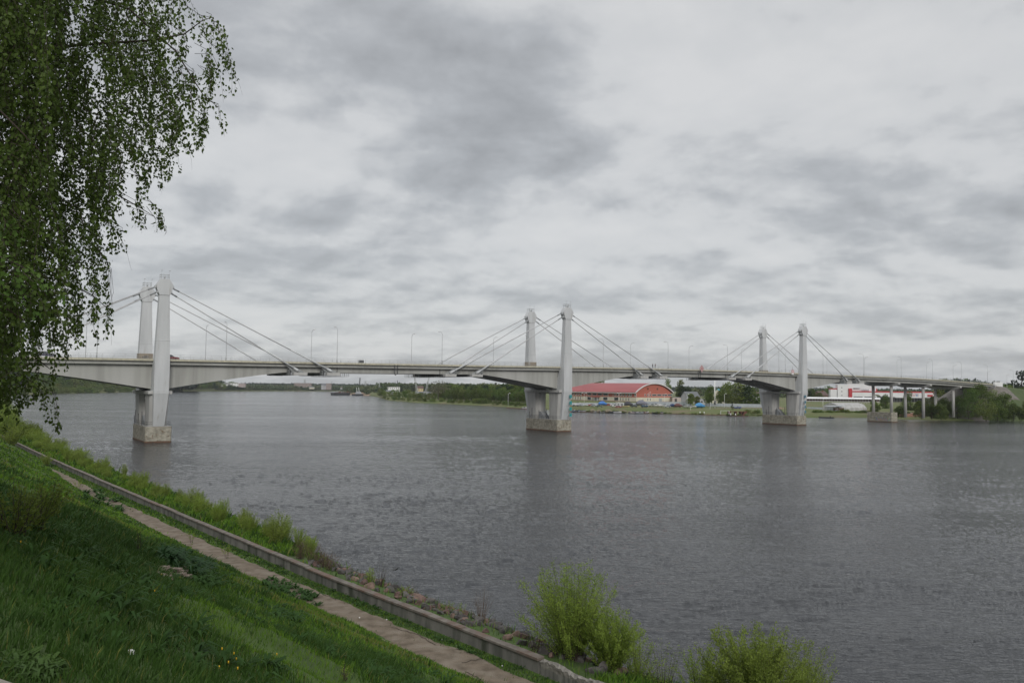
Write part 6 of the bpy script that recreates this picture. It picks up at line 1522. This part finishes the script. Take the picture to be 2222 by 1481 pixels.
    # the long tassels that mark the outline
    for (x0,y0,x1,y1,k) in ((440,40,446,95,2),(458,36,466,90,2),(470,48,482,120,2),(400,75,404,130,2),(300,448,296,500,2),(335,470,340,506,2),(352,478,356,498,2),(497,120,503,205,2),(480,70,494,160,3),(462,150,436,330,3),(470,225,487,305,2),(445,250,437,300,2),(380,250,372,405,3),(392,240,368,345,3),(352,300,345,392,2),(330,440,357,505,3),(296,440,304,510,2),(300,380,318,420,3),
        (240,580,233,752,3),(228,560,240,690,2),(262,500,246,560,2),(218,560,215,640,2),(150,700,140,810,3),(120,720,118,835,3),(112,830,126,948,3),(98,845,104,930,2),(84,840,98,900,2),(60,820,56,885,3),(30,820,40,890,3),(12,830,10,885,3),(-20,820,-15,890,3),(86,800,70,880,3),(265,340,255,430,3),(205,640,200,700,2),(180,640,160,740,3),(420,150,410,250,3),(450,110,455,200,3)):
        for j in range(k):
            Y=9.9+rg.uniform(-.25,.25); a=at(x0+rg.uniform(-4,4),y0+rg.uniform(-8,8),Y); b=at(x1+rg.uniform(-4,4),y1-rg.uniform(0,14),Y); L_=(a.z-b.z); strand(a,max(.15,L_),dens=52,drift=((b.x-a.x)/3.5,0))
    Cc=np.vstack(C); Dd=np.vstack(D); Ss=np.concatenate(S); 
    px,py,_=proj(Cc[:,0],Cc[:,1],Cc[:,2]); k=px<sil(py)+rg.uniform(-2,16,len(px)); k|=px<-20
    V=cards(Cc[k],Ss[k],rg,asp=.74,dirs=Dd[k]/np.linalg.norm(Dd[k],axis=1)[:,None])
    link('foliage',npmesh('birch_foliage',V-np.array(base)[None,:],quads(len(V)),M_bl),tr)
    # closer, fresher sprays at the left edge
    C.clear(); D.clear(); S.clear()
    for (x,y) in ((8,440),(30,470),(-10,455),(48,480),(20,490),(8,560),(40,575),(62,590),(76,612),(-12,600),(10,640),(-20,560),(5,470),(-30,500),(28,555)): 
        strand(at(x+rg.uniform(-6,6),y,6.9+rg.uniform(-.4,.5)),rg.uniform(.16,.34),dens=64,sz=.044)
    Cc=np.vstack(C); Dd=np.vstack(D); Ss=np.concatenate(S); V=cards(Cc,Ss,rg,asp=.86,dirs=Dd/np.linalg.norm(Dd,axis=1)[:,None])
    link('near_foliage',npmesh('birch_near_foliage',V-np.array(base)[None,:],quads(len(V)),M_bl2),tr)['label']='brighter fresh leaves nearest the viewer'
    tw.build('twigs',M_twig,tr)
birch()
# --- bird over the water ----------------------------------------------
p=at(858,1235,44); mb=MB(); mb.tube([(-.2,0,0),(-.1,0,.01),(.05,0,.0),(.18,0,.01),(.24,0,.0)],[.015,.045,.05,.03,.01],n=8)
for s in (-1,1): mb.hexa([(-.06,s*.03,0),(.08,s*.03,0),(.05,s*.22,.14),(-.03,s*.22,.14),(-.06,s*.03,.012),(.08,s*.03,.012),(.05,s*.22,.152),(-.03,s*.22,.152)]); mb.hexa([(-.03,s*.22,.14),(.05,s*.22,.14),(-.02,s*.42,.10),(-.05,s*.42,.10),(-.03,s*.22,.152),(.05,s*.22,.152),(-.02,s*.42,.108),(-.05,s*.42,.108)])
tag(mb.build('bird',M_dark,loc=p,rz=R(60)),'small dark bird flying low over the water','bird')
# --- more on the far right shore ----------------------------------------
rt=random.Random(55)
for i in range(60):
    px=rt.uniform(1245,1660); sh=np.interp(px,[1240,1300,1400,1500,1620,1690],[892,894,896,899,902,903]); p=atz(px,sh-rt.uniform(.3,1.2),.4)
    me=rt.choice(FT['bush']); s=rt.uniform(.10,.2); o=link('shore_bush',me,loc=p,rz=rt.uniform(0,6)); o.scale=(s*2.2,s*2.2,s); tag(o,'low weed tuft at the water edge below the arena','bush','weed tufts along the right shore')
for i in range(70):
    px=rt.uniform(20,395); sh=np.interp(px,[0,80,150,250,310,440],[858,855,853,851,849,848]); p=atz(px,sh,0); d=Vector((p.x,p.y)).normalized(); k=rt.uniform(4,14)
    me=rt.choice(FT['bush']); s=rt.uniform(1.0,2.0); o=link('shore_bush',me,loc=(p.x+d.x*k,p.y+d.y*k,.3),rz=rt.uniform(0,6)); o.scale=(s*1.2,s*1.2,s); tag(o,'bush at the water edge of the far bank under the left span','bush','bushes at the edge of the far left bank')

# more of the boatyard: cars and small craft packed along the fence and the shore
rt=random.Random(91)
xtra=[(1249,881.3,'dark estate car in the front row by the middle pylon',Cd),(1261,881.2,'silver hatchback in the front row by the middle pylon',Cs),(1289,881.6,'silver car close to the left end of the blue tarpaulin',Cs),(1301,883,'dark green car in front of the blue tarpaulin',Cg),(1325,879.3,'silver van-like car behind the dull red car',Cs),(1376,882.8,'black car between the black and the grey tarpaulin',Cd),(1384,879.2,'pale car half hidden behind the grey humped tarpaulin',Cw),(1405,880.6,'silver car behind the white cabin boat',Cs),(1441,881,'dark blue car behind the white motor yacht',Cb)]
for px,py,l,c in xtra: car(px,py,c,l,R(rt.choice([5,-20,80,160,110])),z=2.7)
land=[(1253,877.6,'white boat behind the parked row nearest the middle pylon',Cw,5.5),(1297,878.4,'grey boat behind the dark green car',Cs,4.6),(1334,883.6,'small pale boat on the grass left of the kiosk',Cw,4.),(1358,884.4,'yellowish boat on the grass right of the kiosk',(.45,.38,.2),4.4),(1399,884.2,'small blue boat on the grass below the humped tarpaulin',Cb,4.2),(1423,880.4,'white boat behind the motor yacht',Cw,5.),(1484,882.4,'grey boat under the first trees right of the arena',Cs,5.)]
for px,py,l,c,L_ in land: boat(px,py,c,l,R(rt.uniform(-30,30)),z=2.6,L_=L_)
wet=[(1244,'white skiff closest to the middle pier on the right',Cw,3.6),(1256,'dark skiff beside the blue moored boat',Cd,3.4),(1267,'red skiff in the left part of the mooring',(.3,.05,.04),3.4),(1280,'pale skiff left of the brown covered boat',Cw,3.8),(1294,'grey skiff squeezed between the covered boats',Cs,3.2),(1309,'white boat with a dark windscreen right of the tan boat',Cw,4.6),(1331,'dark boat between the two olive canvas boats',Cd,4.2),(1347,'white skiff at the second olive canvas boat',Cw,3.5),(1372,'dark inflatable in the middle of the right moorings',Cd,3.4),(1382,'white boat next to the grey inflatable',Cw,4.4),(1395,'reddish brown skiff at the start of the quay edge',(.22,.09,.06),3.8),(1403,'white skiff at the start of the quay edge',Cw,3.4),(1436,'small grey skiff along the quay edge',Cs,3.2)]
for px,l,c,L_ in wet:
    sh_=float(np.interp(px,[1240,1300,1400,1500],[892,894,896,899])); boat(px,sh_+rt.uniform(.2,1.0),c,l,R(rt.uniform(-40,40)),L_=L_)
for i,px in enumerate((2176,2184,2192,2199,2206,2214,2222,2232,2246)):
    p=atz(px,903+rt.uniform(-3,2),1.6); me=rt.choice(FT['bush']); q=rt.uniform(.55,1.1); o=link('shore_bush',me,loc=p,rz=rt.uniform(0,6)); o.scale=(q*1.3,q*1.3,q); tag(o,'green bush on the shore at the right edge below the embankment','bush','bushes below the embankment')

# ------------------------------------------------------------------ haze
def haze(dens):
    m=bpy.data.materials.new('haze'); m.use_nodes=True; nt=m.node_tree; nt.nodes.clear()
    o=nt.nodes.new('ShaderNodeOutputMaterial'); v=nt.nodes.new('ShaderNodeVolumePrincipled'); v.inputs['Density'].default_value=dens; v.inputs['Color'].default_value=(.86,.90,.95,1); v.inputs['Anisotropy'].default_value=.2
    nt.links.new(v.outputs[0],o.inputs['Volume'])
    mb=MB(); mb.box(-4200,4200,-300,4600,-6,90); tag(mb.build('haze',m),'thin pale haze over the river',kind='stuff')
haze(HAZE)
